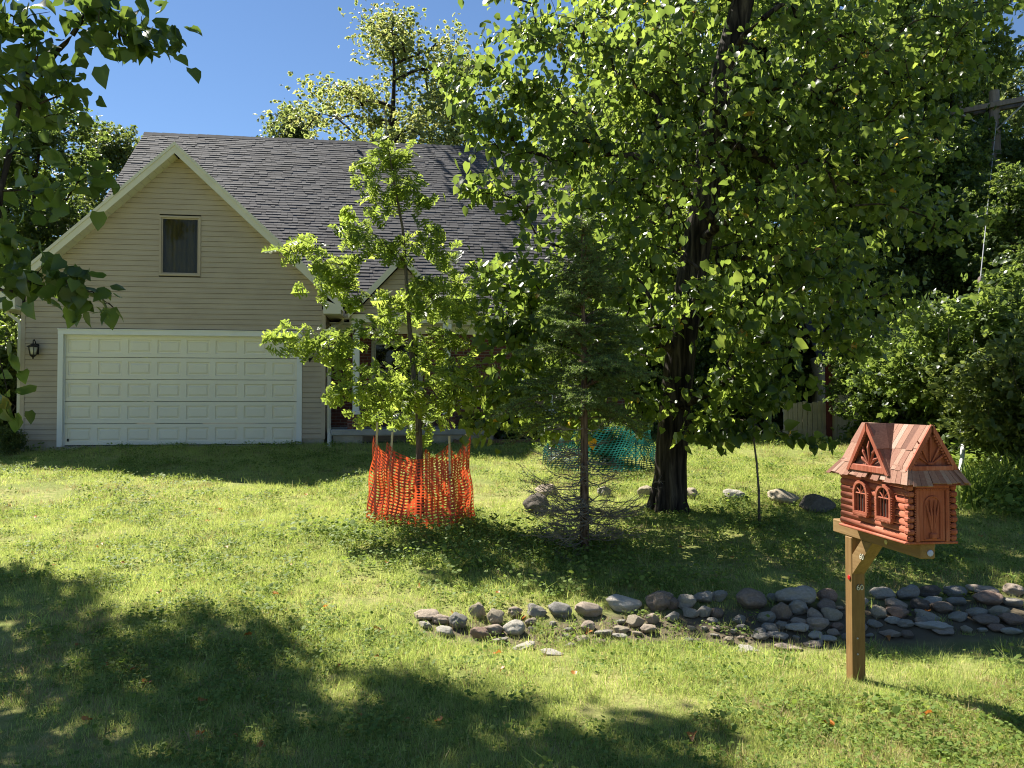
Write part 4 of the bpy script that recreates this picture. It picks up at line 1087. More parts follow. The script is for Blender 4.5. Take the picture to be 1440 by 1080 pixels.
def rock(name, px, pb, w, h, kind, label, cat, group, mesh=None, depth=.8, sink=.25, loc=None):
    """w, h in photograph pixels; pb = the pixel row of its foot"""
    p = loc or hit(px, pb); Y = p.y; sx = w/F*Y/2*1.0; sz = h/F*Y/2*.84
    me = RMESH[rr.randrange(8)] if mesh is None else RMESH[mesh]
    o = bpy.data.objects.new(name, me); COL.objects.link(o)
    sy = max(sx*depth, sz*.8)
    o.location = (p.x, p.y+sy*.5, float(gz(p.x, p.y+sy*.5)) + sz*(1-sink*1.2)); o.scale = (sx, sy, sz*1.1)
    o.rotation_euler = (rr.uniform(-.15,.15), rr.uniform(-.2,.2), rr.uniform(-.4,.4) + (math.pi if rr.random() < .5 else 0))
    o.material_slots[0].link = 'OBJECT'; o.material_slots[0].material = RM[kind]
    return tag(o, label, cat, group)

ROCKS = [(600,866,42,16,'pink'),(617,872,30,15,'pink'),(643,874,28,28,'blue'),(598,880,22,11,'pale'),(625,888,28,15,'pale'),(671,862,25,27,'tan'),(696,868,25,29,'tan'),(724,861,21,17,'pink'),
(753,862,27,19,'grey'),(788,860,37,25,'blue'),(828,858,39,25,'pink'),(882,850,54,25,'pale'),(929,847,43,30,'brown'),(967,848,30,25,'grey'),(992,842,26,20,'grey'),(724,884,31,23,'pale'),(695,889,28,17,'pink'),(675,893,28,21,'red'),
(737,909,33,12,'pale'),(701,904,26,9,'grey'),(747,876,16,13,'pink'),(827,882,23,15,'pink'),(848,891,28,12,'grey'),(876,887,24,13,'tan'),(894,875,27,19,'tan'),(912,887,25,15,'pink'),(918,873,22,17,'pink'),(896,892,16,10,'tan'),
(873,897,20,9,'pale'),(819,901,22,13,'tan'),(802,908,19,9,'grey'),(778,918,34,10,'pale'),(1013,841,26,18,'grey'),(1058,846,48,32,'brown'),(1088,842,19,15,'blue'),(1124,841,53,34,'grey'),(1167,841,32,23,'red'),
(1244,837,36,20,'grey'),(1280,837,31,25,'blue'),(1311,834,32,20,'dark'),(1351,834,36,18,'blue'),(1388,832,39,18,'pink'),(1430,830,29,20,'pink'),(1395,845,42,22,'red'),(1426,849,28,18,'grey'),(1079,868,25,22,'blue'),
(1101,863,29,29,'brown'),(1122,855,31,25,'grey'),(1147,865,25,21,'pink'),(1164,855,28,21,'brown'),(1171,868,28,20,'tan'),(1126,876,23,16,'pink'),(1124,885,30,15,'pale'),(1152,880,35,20,'pink'),(1178,881,18,14,'red'),
(1098,881,20,14,'blue'),(1084,887,25,16,'blue'),(1072,892,21,14,'grey'),(1237,862,24,22,'tan'),(1263,851,33,19,'pink'),(1294,851,29,20,'dark'),(1315,846,32,14,'pale'),(1329,857,35,17,'brown'),(1346,846,28,18,'blue'),
(1266,864,35,19,'red'),(1258,874,26,12,'pale'),(1305,868,32,15,'grey'),(1298,875,21,13,'blue'),(1351,870,29,13,'grey'),(1378,863,32,15,'grey'),(1409,862,33,17,'tan'),(1391,876,38,17,'brown'),(1426,875,33,20,'red'),
(1232,882,22,12,'grey'),(1318,885,50,11,'pale'),(1273,882,28,13,'grey'),(1426,890,32,11,'pale'),(1329,892,32,10,'pink'),(1256,896,32,11,'pink'),(1405,885,26,12,'red'),(1110,912,45,11,'pink'),(1147,908,31,10,'pink'),
(1055,914,35,8,'pale'),(992,862,25,18,'grey'),(1011,864,22,15,'brown'),(971,865,22,15,'grey'),(1003,875,17,10,'grey'),(947,851,18,22,'brown'),(947,868,22,15,'grey'),(1041,873,22,14,'blue'),(1148,896,22,12,'pale'),
(1173,892,18,12,'pink'),(1166,901,28,10,'pale'),(1093,897,32,13,'grey'),(1070,899,25,12,'grey'),(1210,846,24,20,'grey'),(1205,866,22,18,'pink'),(1212,884,24,14,'pink')]
def fillers():
    r = random.Random(5); out = []; t = 0
    while len(out) < 24 and t < 4000:
        t += 1; x = r.uniform(955, 1436) if r.random() < .8 else r.uniform(655, 955); q = float(np.interp(x, [580, 940, 1440], [860, 850, 834]))
        y = q + r.uniform(2, 56); w = r.uniform(11, 19); h = w*r.uniform(.5, .8)
        if any(abs(x-a[0]) < (w+a[2])*.42 and abs(y-a[1]) < (h+a[3])*.42 for a in ROCKS+out): continue
        out.append((x, y, w, h, r.choice(['grey','grey','tan','pink','pale','blue','brown'])))
    return out
ROCKS += fillers()
ORD = ['first','second','third','fourth','fifth','sixth','seventh','eighth','ninth','tenth','eleventh','twelfth','thirteenth','fourteenth','fifteenth','sixteenth','seventeenth','eighteenth','nineteenth']
TENS = ['twentieth','twenty first','twenty second','twenty third','twenty fourth','twenty fifth','twenty sixth','twenty seventh','twenty eighth','twenty ninth','thirtieth','thirty first','thirty second','thirty third','thirty fourth','thirty fifth']
ORD += TENS
WORD = {'grey':'grey','blue':'blue grey','pink':'pinkish','tan':'tan','brown':'dark brown','pale':'pale whitish','red':'reddish','dark':'charcoal'}
def rocks():
    rows = {}
    lists = {'back': [], 'middle': [], 'front': []}
    for r in ROCKS:
        x, y = r[:2]; q = np.interp(x, [580, 940, 1440], [860, 850, 834]); dlt = y - q
        lists['back' if dlt < 12 else 'middle' if dlt < 34 else 'front'].append(r)
    for row, L in lists.items():
        left = {}
        for r in sorted(L):
            x, y, w, h, k = r; side = 'left' if x < 1198 else 'right'
            n = left.get((side, k), 0); left[(side, k)] = n+1
            size = 'large' if w*h > 900 else 'small' if w*h < 300 else 'mid sized'
            form = 'flat' if w > 2.4*h else 'upright' if h > w*.95 else 'rounded'
            lab = f"{size} {form} {WORD[k]} stone, {row} row, {ORD[n]} of that colour {'before' if side == 'left' else 'past'} the mailbox post"
            rock('swale_rock', x, y+h*.42, w, h, k, lab, 'rock', 'rocks lining the swale')
rocks()
BOULD = [(755,724,36,34,'dark','dark squat boulder beside the dead lower branches of the spruce', 11),
 (768,700,34,22,'pink','pale rounded boulder resting against the dark boulder by the spruce', 2),
 (850,700,22,18,'grey','small grey boulder on the lawn right behind the spruce stem', 3),
 (909,701,24,22,'tan','tan boulder touching the near edge of the big linden trunk on its spruce side', 1),
 (974,702,28,18,'tan','low tan boulder just past the big linden trunk', 4),
 (1032,705,28,19,'pale','small pale pointed boulder between the linden trunk and the thin sapling', 6),
 (1102,711,44,26,'tan','large pale lumpy boulder on the lawn just past the thin sapling stem', 0),
 (1153,724,50,32,'dark','large dark angular boulder between the sapling and the mailbox', 7)]
for x, yb, w, h, k, lab, mi in BOULD:
    rock('boulder', x, yb-1, w, h, k, lab, 'boulder', 'boulders edging the lawn', mesh=mi % 8, sink=.22)
# ------------------------------------------------------------------ vegetation
def leaf_linden():
    v = [(0,0,0),(-.30,-.06,.05),(0,.14,-.03),(.30,-.06,.05),(-.46,.30,.10),(0,.42,-.02),(.46,.30,.10),(-.28,.70,.05),(0,.74,-.05),(.28,.70,.05),(0,1.06,-.14)]
    f = [(0,2,1),(0,3,2),(1,2,4),(2,5,4),(2,3,6),(2,6,5),(4,5,7),(5,8,7),(5,6,9),(5,9,8),(7,8,10),(8,9,10)]
    return np.array(v), np.array(f)
def leaf_oak():
    # lobed outline around a midrib
    L = [(.05,.02),(.14,.14),(.32,.22),(.40,.34),(.25,.38),(.27,.46),(.48,.55),(.46,.70),(.27,.68),(.26,.75),(.32,.88),(.13,.93)]
    v = [(0,0,0)]+[(0,y,-.02) for y in (.2,.42,.64,.85)]+[(0,1.04,-.08)]
    right = [(x,y,.16*x) for x, y in L]; left = [(-x,y,.16*x) for x, y in L]
    v = v+right+left; f = []
    def mid(y): return min(range(6), key=lambda i: abs(v[i][1]-y))
    for base, flip in ((6, 0), (18, 1)):
        pm = 0
        for i in range(12):
            m = mid(L[i][1]); 
            if m != pm: f.append((pm, base+i-1 if i else m, m) if True else None); pm = m
            if i < 11: f.append((pm, base+i, base+i+1))
        f.append((pm, base+11, 5))
    return np.array(v), np.array([x for x in f if len(set(x)) == 3])
def leaf_kite():
    return np.array([(0,0,0),(-.33,.42,.08),(.33,.42,.08),(0,1,-.1)]), np.array([(0,2,1),(1,2,3)])
def leaf_cluster(seed, n=5):
    r = np.random.default_rng(seed); V = []; T = []
    kv, kf = leaf_kite()
    for i in range(n):
        a = r.uniform(-1.3, 1.3); c, s = math.cos(a), math.sin(a); w = r.uniform(.4,.62); tl = r.uniform(-.5,.5)
        p = kv*w; q = np.stack([p[:,0]*c-p[:,1]*s, p[:,0]*s+p[:,1]*c+r.uniform(0,.5), p[:,2]+tl*p[:,0]+r.uniform(-.12,.12)], 1)
        T.append(kf+len(V)*4); V.append(q)
    return np.concatenate(V), np.concatenate(T)

def leaves_arrays(tpl, pos, dirs, nor, size, tint):
    tv, tf = tpl; n, k = len(pos), len(tv)
    y = nrm(dirs); x = nrm(np.cross(y, nor)); z = np.cross(x, y)
    V = pos[:,None,:] + size[:,None,None]*(tv[None,:,0,None]*x[:,None,:] + tv[None,:,1,None]*y[:,None,:] + tv[None,:,2,None]*z[:,None,:])
    T = tf[None] + (np.arange(n)*k)[:,None,None]
    return V.reshape(-1,3), T.reshape(-1,3), np.repeat(tint, k)

class Grow:
    """A trunk line plus limbs and twigs that reach given twig tips."""
    def __init__(s, trunk, tr, seed):
        s.rng = np.random.default_rng(seed); P = [np.array(trunk[0], float)]; Rr = [tr[0]]
        for a, b, r0, r1 in zip(trunk, trunk[1:], tr, tr[1:]):
            a, b = np.array(a, float), np.array(b, float); k = max(1, int(np.linalg.norm(b-a)/.25))
            for i in range(1, k+1): P.append(a+(b-a)*i/k); Rr.append(r0+(r1-r0)*i/k)
        s.P = P; s.par = [i-1 for i in range(len(P))]; s.nt = len(P); s.tr = Rr; s.ch = []
    def reach(s, ends, seg=.3, lift=.18, back=.6, jit=.06, minz=-9):
        rng = s.rng; T0 = np.array(s.P[:s.nt]); E = np.asarray(ends, float)
        d0 = np.min(np.linalg.norm(E[:,None]-T0[None], axis=2), axis=1); order = np.argsort(d0)
        buf = np.zeros((s.nt + len(E)*int(14), 3)); buf[:len(s.P)] = s.P; n = len(s.P)
        ok = np.zeros(len(buf), bool); ok[:n] = buf[:n,2] >= minz
        td = np.zeros(len(buf)); 
        for e in E[order]:
            dv = e - buf[:n]; d = np.linalg.norm(dv, axis=1)
            cost = d + back*np.maximum(0, -dv[:,2] + .25*d) + .10*td[:n]; cost[~ok[:n]] = 1e9
            j = int(np.argmin(cost)); L = d[j]; k = int(min(12, max(2, L/seg)))
            p0 = buf[j].copy(); c = (p0+e)/2 + np.array([0,0,lift*L]) + rng.normal(0, jit*L, 3)
            chain = [j]
            for i in range(1, k+1):
                t = i/k; q = (1-t)**2*p0 + 2*t*(1-t)*c + t*t*e + (rng.normal(0, .012, 3) if i < k else 0)
                buf[n] = q; ok[n] = True; td[n] = td[chain[-1]] + L/k; s.par.append(chain[-1]); chain.append(n); n += 1
            s.ch.append(chain)
        s.P = list(buf[:n]); return s
    def wood(s, name, mat, parent, rt=.004, expo=.47, rmax=.5, nside=(12, 4), flare=None, link=True):
        n = len(s.P); cnt = np.zeros(n)
        for c in s.ch: cnt[c[-1]] += 1
        for i in range(n-1, s.nt-1, -1):
            cnt[s.par[i]] += cnt[i]
        mb = MB(); pts = [Vector(p) for p in s.P[:s.nt]]
        if s.nt > 1: mb.tube(pts, s.tr, nside[0])
        for c in s.ch:
            rad = [min(rmax, rt*max(1, cnt[i])**expo) for i in c[1:]]
            rad[-1] = rt*.5
            r0 = min(rad[0]*1.25, s.tr[c[0]]*.9 if c[0] < s.nt else 9)
            mb.tube([Vector(s.P[i]) for i in c], [r0]+rad, 7 if rad[0] > .03 else nside[1], False)
        return mb.build(name, mat, parent, True)
    def leafpts(s, per, spread=.12, last=.75, reach=None):
        rng = s.rng; pos = []; out = []
        for c in s.ch:
            Q = np.array([s.P[i] for i in c]); m = len(Q); k = rng.poisson(per)
            t = (1 - rng.random(k)**1.2*last)*(m-1); i = np.minimum(t.astype(int), m-2); f = (t-i)[:,None]
            p = Q[i]*(1-f)+Q[i+1]*f; pos.append(p + rng.normal(0, spread, (k,3))*np.array([1,1,.7])); out.append(np.repeat(nrm(Q[-1]-Q[max(0,m-3)])[None], k, 0))
        return np.concatenate(pos), np.concatenate(out)

def foliage(name, g, tpl, mat, parent, per, size, spread=.12, droop=.55, up=.75, last=.75, seed=0, sdev=.22, keep=None, nr=.6):
    rng = np.random.default_rng(seed+77); pos, out = g.leafpts(per, spread, last)
    if keep is not None:
        k = keep(pos); pos, out = pos[k], out[k]
    n = len(pos); d = out*.6 + rng.normal(0, .65, (n,3)) + np.array([0,0,-droop]); nn = rng.normal(0, nr, (n,3)) + np.array([0,0,up])
    sz = size*np.clip(rng.normal(1, sdev, n), .45, 1.7)
    return mesh_np(name, *leaves_arrays(tpl, pos, d, nn, sz, rng.beta(2.2,2.6,n))[:2], mat, parent, None, True) if False else _fol(name, tpl, pos, d, nn, sz, rng, mat, parent)
def _fol(name, tpl, pos, d, nn, sz, rng, mat, parent):
    V, T, t = leaves_arrays(tpl, pos, d, nn, sz, np.clip(rng.beta(2.4,2.6,len(pos))+ (rng.random(len(pos)) < .0025)*1.0, 0, 1))
    return mesh_np(name, V, T, mat, parent, {'tint': t}, smooth=True)

def blob(rng, c, r, n, surf_bias=.45):
    v = nrm(rng.normal(size=(n,3))); q = rng.random(n)**surf_bias
    return np.array(c)+v*q[:,None]*np.array(r)
def pxblob(rng, px, py, Y, rx, ry, rd, n, sb=.45):
    """a leaf mass around the point at depth Y seen at px, py; radii in pixels and (depth) metres"""
    c = at(px, py, Y); return blob(rng, c, (rx/F*Y, rd, ry/F*Y), n, sb)

# --- the big linden in the middle of the yard
def linden():
    rng = np.random.default_rng(5); b = hit(943, 724); Y0 = b.y+.2
    t = thing('linden_tree', 'large broad linden tree with furrowed dark trunk in the middle of the yard', 'tree', (b.x, Y0, float(gz(b.x, Y0))))
    base = np.array([b.x, Y0, float(gz(b.x, Y0))])
    line = [(943,735,Y0),(943,650,Y0),(950,560,Y0),(960,470,Y0+.05),(975,370,Y0+.1),(990,290,Y0+.1),(1003,180,Y0+.05),(1022,90,Y0),(1045,0,Y0),(1062,-110,Y0),(1070,-240,Y0),(1072,-360,Y0)]
    tr = [.225,.212,.205,.20,.195,.195,.185,.17,.15,.13,.09,.05]
    pts = [np.array(at(*q)) - base for q in line]
    g = Grow(pts, tr, 8)
    B = []
    def add(px, py, Y, rx, ry, rd, n, sb=.5): B.append(pxblob(rng, px, py, Y, rx, ry, rd, n, sb)-base)
    D = Y0
    # left, sunlit lobe over the roof
    add(760,120,D-.6,110,95,.5,34); add(690,170,D-.9,75,70,.4,21); add(650,105,D-.2,45,35,.35,9); add(745,30,D,70,50,.6,15); add(700,255,D-1.0,60,42,.4,13); add(800,220,D-.9,90,70,.5,24)
    add(840,60,D-.2,90,70,.8,28); add(770,300,D-1.2,70,45,.4,10); add(870,320,D-1.0,75,70,.6,28); add(930,230,D-1.2,80,80,.6,26); add(690,-20,D-.3,50,30,.4,6)
    # left low drooping branches in front of the brick wall
    add(735,400,D-1.2,70,50,.6,25); add(680,385,D-1.0,30,18,.4,5); add(712,470,D-1.2,52,42,.5,21); add(720,545,D-1.1,60,45,.6,25); add(770,455,D-.9,55,60,.7,26); add(795,585,D-.7,70,30,.6,18); add(690,600,D-1.1,36,20,.4,6); add(815,520,D-.5,60,50,.7,21); add(840,410,D-1.1,70,60,.7,30)
    # crown centre and above
    add(930,80,D-1.2,80,90,.8,30); add(1060,150,D-1.0,90,90,1.0,40); add(960,-90,D,200,110,2.2,90); add(1095,300,D-1.3,80,75,.8,28); add(1005,420,D-1.3,70,60,.5,16); add(900,470,D-.9,70,60,.8,32)
    # right side
    add(1150,60,D-.3,110,80,1.6,52); add(1250,110,D+.2,110,80,1.4,46); add(1200,230,D-.4,110,80,1.4,56); add(1285,205,D,45,45,1.0,12); add(1330,60,D+.3,80,60,1.2,26); add(1300,300,D-.2,80,50,1.0,22); add(1150,380,D-.9,90,70,1.1,42)
    add(1080,460,D-1.2,75,60,.8,34); add(1190,470,D-.6,60,45,.8,18); add(1240,-80,D,150,90,1.8,40); add(1390,20,D-.5,60,50,.8,12); add(1030,540,D-1.0,60,40,.7,20); add(1000,600,D-.9,50,26,.6,10); add(1095,545,D-.8,50,26,.6,10); add(915,560,D-.9,40,50,.5,10)
    # the side of the crown away from the camera
    for _ in range(22):
        B.append(blob(rng, (rng.uniform(-.4,3.8), rng.uniform(1.2,3.6), rng.uniform(4.5,9.2)), (1.2,.9,.9), 24))
    for _ in range(42):
        B.append(blob(rng, (rng.uniform(-1.2,3.6), rng.uniform(.8,3.0), rng.uniform(2.6,7.6)), (1.2,.9,.9), 22))
    for c, n in (((-1.9,1.4,3.0),26),((-1.3,1.0,2.5),22),((-1.0,1.6,3.3),24),((-.4,.9,2.9),22),((.5,1.0,3.0),22),((1.2,.8,2.8),22),((-1.6,.6,2.2),14)): B.append(blob(rng, c, (.8,.7,.5), n))
    E = np.concatenate(B); E = E[E[:,2] > .75]
    g.reach(E, seg=.33, lift=.10, back=.55, minz=1.7)
    g.wood('trunk', M['bark'], t, rt=.0042, expo=.52, rmax=.13)
    # root flare
    mb = MB()
    for k in range(7):
        a = k*2*math.pi/7+.4; L = .06+.05*math.sin(k*2.3); mb.tube([(.12*math.cos(a),.12*math.sin(a),.5), (.17*math.cos(a),.17*math.sin(a),.18), ((.17+L)*math.cos(a),(.17+L)*math.sin(a),-.02), ((.22+L)*math.cos(a),(.22+L)*math.sin(a),-.12)], [.05,.075,.05,.03], 8)
    mb.build('root_flare', M['bark'], t, True)
    foliage('crown', g, leaf_linden(), M['leaf_linden'], t, 16.5, .091, spread=.12, droop=1.0, up=.25, seed=1, nr=.8, sdev=.38)
linden()

# --- young oak inside the orange fence
def oak():
    rng = np.random.default_rng(15); b = hit(590, 729); Y0 = b.y
    base = np.array([b.x, Y0, float(gz(b.x, Y0))])
    t = thing('young_oak', 'slender young oak with bright lobed leaves inside the orange fence', 'tree', base)
    line = [(591,733,Y0),(590,640,Y0),(588,580,Y0),(581,520,Y0),(575,450,Y0),(570,370,Y0),(566,320,Y0),(554,255,Y0),(546,205,Y0),(540,150,Y0)]
    pts = [np.array(at(*q)) - base for q in line]; g = Grow(pts, [.055,.045,.04,.035,.028,.022,.017,.012,.008,.004], 4)
    B = []
    def add(px, py, dY, rx, ry, rd, n, sb=.5): B.append(pxblob(rng, px, py, Y0+dY, rx, ry, rd, n, sb)-base)
    for a in [(425,355,-.1,38,18,.25,9),(470,385,.0,42,26,.35,13),(410,480,-.2,34,11,.2,7),(470,485,-.1,38,18,.3,11),(520,470,.0,36,22,.4,10),(480,405,.1,30,18,.3,7),
              (520,560,-.2,50,24,.4,16),(490,535,-.3,22,12,.2,5),(560,545,-.3,40,22,.4,11),(620,555,-.1,48,26,.4,16),(660,530,.0,30,18,.3,7),(600,500,.1,42,26,.4,13),(640,470,.1,36,28,.4,10),
              (545,430,.1,40,24,.4,12),(610,420,.0,46,26,.4,14),(655,400,.1,34,22,.4,8),(540,345,-.1,40,22,.35,12),(600,335,.0,34,22,.35,10),(505,330,.0,28,14,.3,6),(525,275,.0,22,22,.25,8),(560,262,.0,22,24,.25,8),(592,285,.0,18,14,.2,5),
              (545,215,.0,22,20,.2,8),(520,225,.0,14,14,.2,4),(575,230,.0,14,12,.2,4),(590,590,-.1,40,14,.4,6),(630,360,.0,24,14,.3,5)]: add(*a)
    # branches on the far and near side
    for _ in range(8): B.append(blob(rng, (rng.uniform(-.6,.6), rng.choice([-1,1])*rng.uniform(.4,.9), rng.uniform(1.3,3.0)), (.4,.3,.18), 7))
    E = np.concatenate(B); g.reach(E, seg=.16, lift=.02, back=.25, jit=.05, minz=1.15)
    g.wood('trunk', M['bark_young'], t, rt=.0022, expo=.5, rmax=.03, nside=(8,4))
    foliage('crown', g, leaf_oak(), M['leaf_oak'], t, 4.2, .185, spread=.10, droop=.25, up=.9, last=.6, seed=2)
oak()

# --- small spruce with dead lower branches
def spruce():
    rng = np.random.default_rng(25); r = random.Random(3); b = hit(822, 778); Y0 = b.y; base = Vector((b.x, Y0, float(gz(b.x, Y0))))
    t = thing('small_spruce', 'small spruce with a bare lower stem and a skirt of dead twigs', 'tree', base)
    H = at(818, 300, Y0).z - base.z
    mb = MB(); mb.tube([(0,0,-.1),(0,0,.8),(.0,0,H*.55),(-.02,0,H*.9),(-.02,0,H)], [.055,.045,.03,.01,.003], 9); mb.build('trunk', M['bark_spruce'], t, True)
    wb = MB(); npos = []; ndir = []; 
    z = 1.42
    while z < H-.08:
        f = (z-1.42)/(H-1.42); Lb = (.84*(1-f)**.85 + .07); nb = r.choice((4,5,6))
        for k in range(nb):
            a = r.uniform(0, 6.283); L = Lb*r.uniform(.5,1.2)
            if f < .15 and r.random() < .3: L *= .6
            d = Vector((math.cos(a), math.sin(a), 0)); up = r.uniform(.15,.55)+.5*f
            pts = [Vector((0,0,z)) + d*L*s + Vector((0,0,up*L*s - (.42-.3*f)*L*s*s*1.2)) for s in (0,.2,.4,.6,.8,1)]
            wb.tube(pts, [.011,.009,.007,.005,.004,.002], 4, False)
            side = d.cross(Vector((0,0,1)))
            for s in np.linspace(.18, 1, int(4+L*11)):
                i = min(int(s*5), 4); q = pts[i].lerp(pts[i+1], s*5-i)
                for sg in ((-1,1) if s < .97 else (0,)):
                    l2 = L*.42*(1.12-s)*r.uniform(.7,1.2)+.05; e = (d*.75+side*sg*.85+Vector((0,0,-.12+r.uniform(-.45,.42)))).normalized()
                    if sg == 0: e = (pts[5]-pts[4]).normalized(); l2 = .06
                    wb.tube([q, q+e*l2], [.0035,.0015], 3, False)
                    m = int(l2*300)+6
                    for _ in range(m):
                        w = r.random(); npos.append(q+e*l2*w); ndir.append(e*.65+Vector((r.gauss(0,.6), r.gauss(0,.6), r.gauss(.12,.5))))
            m = int(L*60)
            for _ in range(m):
                s = r.random(); i = min(int(s*5),4); npos.append(pts[i].lerp(pts[i+1], s*5-i)); ndir.append(d*.5+Vector((r.gauss(0,.6), r.gauss(0,.6), r.gauss(.1,.5))))
        z += .07 + .04*r.random()
    wb.build('branches', M['bark_spruce'], t, True)
    P = np.array(npos); D = np.array(ndir); n = len(P)
    tpl = (np.array([(-.11,0,0),(.11,0,0),(.08,.6,.02),(-.08,.6,.02),(0,1,0)]), np.array([(0,1,2),(0,2,3),(3,2,4)]))
    V, T, ti = leaves_arrays(tpl, P, D, rng.normal(size=(n,3)), np.clip(rng.normal(.030,.005,n), .016, .045), rng.beta(2,2.5,n))
    mesh_np('crown', V, T, M['needle'], t, {'tint': ti})
    # dead lower branches
    db = MB()
    for k in range(95):
        z = r.uniform(.15, 1.35) if k < 38 else r.uniform(.04,.6); a = r.uniform(0, 6.283); L = r.uniform(.35, .82) if z < .75 else r.uniform(.3,.75)
        d = Vector((math.cos(a), math.sin(a), 0)); curl = r.uniform(.15,.8)
        pts = [Vector((0,0,z)) + d*L*s + Vector((r.gauss(0,.012), r.gauss(0,.012), -.30*L*s+curl*L*s*s+r.gauss(0,.01))) for s in (0,.2,.4,.6,.8,1)]
        db.tube(pts, [.009,.0075,.006,.005,.0035,.0018], 4, False)
        for q in range(int(5+L*11)):
            s = r.uniform(.25,1); i = min(int(s*5),4); p = pts[i].lerp(pts[i+1], s*5-i); l2 = r.uniform(.08,.30)*(1.25-s*.6)
            e = (d*r.uniform(.2,.9)+d.cross(Vector((0,0,1)))*r.choice((-1,1))*r.uniform(.4,1)+Vector((0,0,r.uniform(-.35,.3)))).normalized(); m = p+e*l2*.5+Vector((0,0,r.uniform(-.02,.02)))
            db.tube([p, m, p+e*l2+Vector((0,0,.03))], [.0032,.0025,.0012], 3, False)
            for _ in range(2):
                e2 = (e+Vector((r.gauss(0,.6), r.gauss(0,.6), r.gauss(0,.5)))).normalized(); db.tube([m, m+e2*l2*r.uniform(.3,.6)], [.002,.0009], 3, False)
    db.build('dead_branches', M['twig_dead'], t)
spruce()

# --- tree that reaches in from outside on the left and shades the near lawn
def left_tree():
    rng = np.random.default_rng(35); base = np.array([-6.7, 7.4, -.08]); base[2] = float(gz(base[0], base[1]))
    t = thing('heart_leaf_tree', 'overhanging tree with large heart shaped leaves hanging in front of the garage gable', 'tree', base)
    line = [(0,0,-.1),(.02,.05,1.5),(.1,.1,3.0),(.0,.3,4.6),(-.1,.5,6.5),(-.1,.7,8.6),(-.1,.8,10.2)]
    g = Grow([np.array(p, float) for p in line], [.21,.17,.15,.13,.10,.07,.03], 6)
    B = []
    def add(px, py, Y, rx, ry, rd, n, sb=.5): B.append(pxblob(rng, px, py, Y, rx, ry, rd, n, sb)-base)
    for a in [(20,25,6.0,60,45,.5,9),(40,110,6.2,50,50,.5,8),(75,60,6.1,32,45,.35,5),(150,14,6.0,55,18,.4,8),(200,50,5.9,40,20,.3,7),(165,50,6.0,25,15,.25,4),(95,120,6.1,24,24,.3,4),(30,150,6.3,45,30,.4,3),
              (20,215,5.9,35,28,.35,3),(75,265,5.8,40,24,.3,3),(110,245,5.8,24,14,.2,2),
              (20,340,5.6,40,26,.35,4),(60,385,5.6,40,20,.3,4),(110,405,5.5,32,16,.25,5),(140,425,5.5,16,16,.2,2),(10,400,5.6,30,20,.3,4),
              (12,575,5.6,20,12,.2,2)]: add(*a)
    # crown out of the frame, placed so that its shadow falls along the near lawn
    sd = np.array([-.67/.74, 1.0])
    def shade(x, y, h, r, n, rz=.55):
        k = (h - float(gz(x,y)))/math.tan(SUN_EL); c = np.array([x+math.sin(SUN_AZ)*k, y+math.cos(SUN_AZ)*k, h])
        B.append(blob(rng, c, (r, r, rz), n, .5)-base)
    poly = [(-30,800),(60,832),(150,838),(165,872),(280,868),(400,895),(430,962),(500,930),(600,945),(700,962),(790,1000),(1000,1008),(1070,1090),(1150,1240),(-30,1240)]
    def inside(x, y):
        c = False; j = len(poly)-1
        for i in range(len(poly)):
            if (poly[i][1] > y) != (poly[j][1] > y) and x < (poly[j][0]-poly[i][0])*(y-poly[i][1])/(poly[j][1]-poly[i][1])+poly[i][0]: c = not c
            j = i
        return c
    pts = []; tries = 0
    while len(pts) < 150 and tries < 9000:
        tries += 1; px, py = rng.uniform(-20,1120), rng.uniform(805,1230)
        if not inside(px, py) or not all(inside(px+a, py+b) or py+b > 1230 or px+a < -20 for a, b in ((-22,0),(22,0),(0,-14))): continue
        dd = at(px, py, 1.0)-Vector((0,0,CAMZ)); k = (CAMZ+.18)/-dd.z; q = (dd.x*k, k)
        if q[1] < 2.3 or any(math.hypot(q[0]-a, q[1]-b) < .34 for a, b in pts): continue
        pts.append(q)
        for h in np.arange(4.6, 11, .2):
            kk = (h+.15)/math.tan(SUN_EL); c = (q[0]+math.sin(SUN_AZ)*kk, q[1]+math.cos(SUN_AZ)*kk, h)
            sx = 720+F*c[0]/c[1]; sy = 566-F*(c[2]-CAMZ)/c[1]
            if sx < -90 or sy < -95: break
        h += rng.uniform(0,.5); shade(q[0], q[1], h, .36, 13, .3)
    for _ in range(10): B.append(blob(rng, (rng.uniform(-3,-.5), rng.uniform(-2,3), rng.uniform(3.5,9)), (1,1,.8), 10))
    E = np.concatenate(B); E = E[E[:,2] > .9]; g.reach(E, seg=.33, lift=.08, back=.3, minz=2.0)
    g.wood('trunk', M['bark'], t, rt=.0036, expo=.5, rmax=.10)
    foliage('crown', g, leaf_linden(), M['leaf_redbud'], t, 8.5, .112, spread=.10, droop=.8, up=.4, seed=3, last=.55, nr=.7)
left_tree()

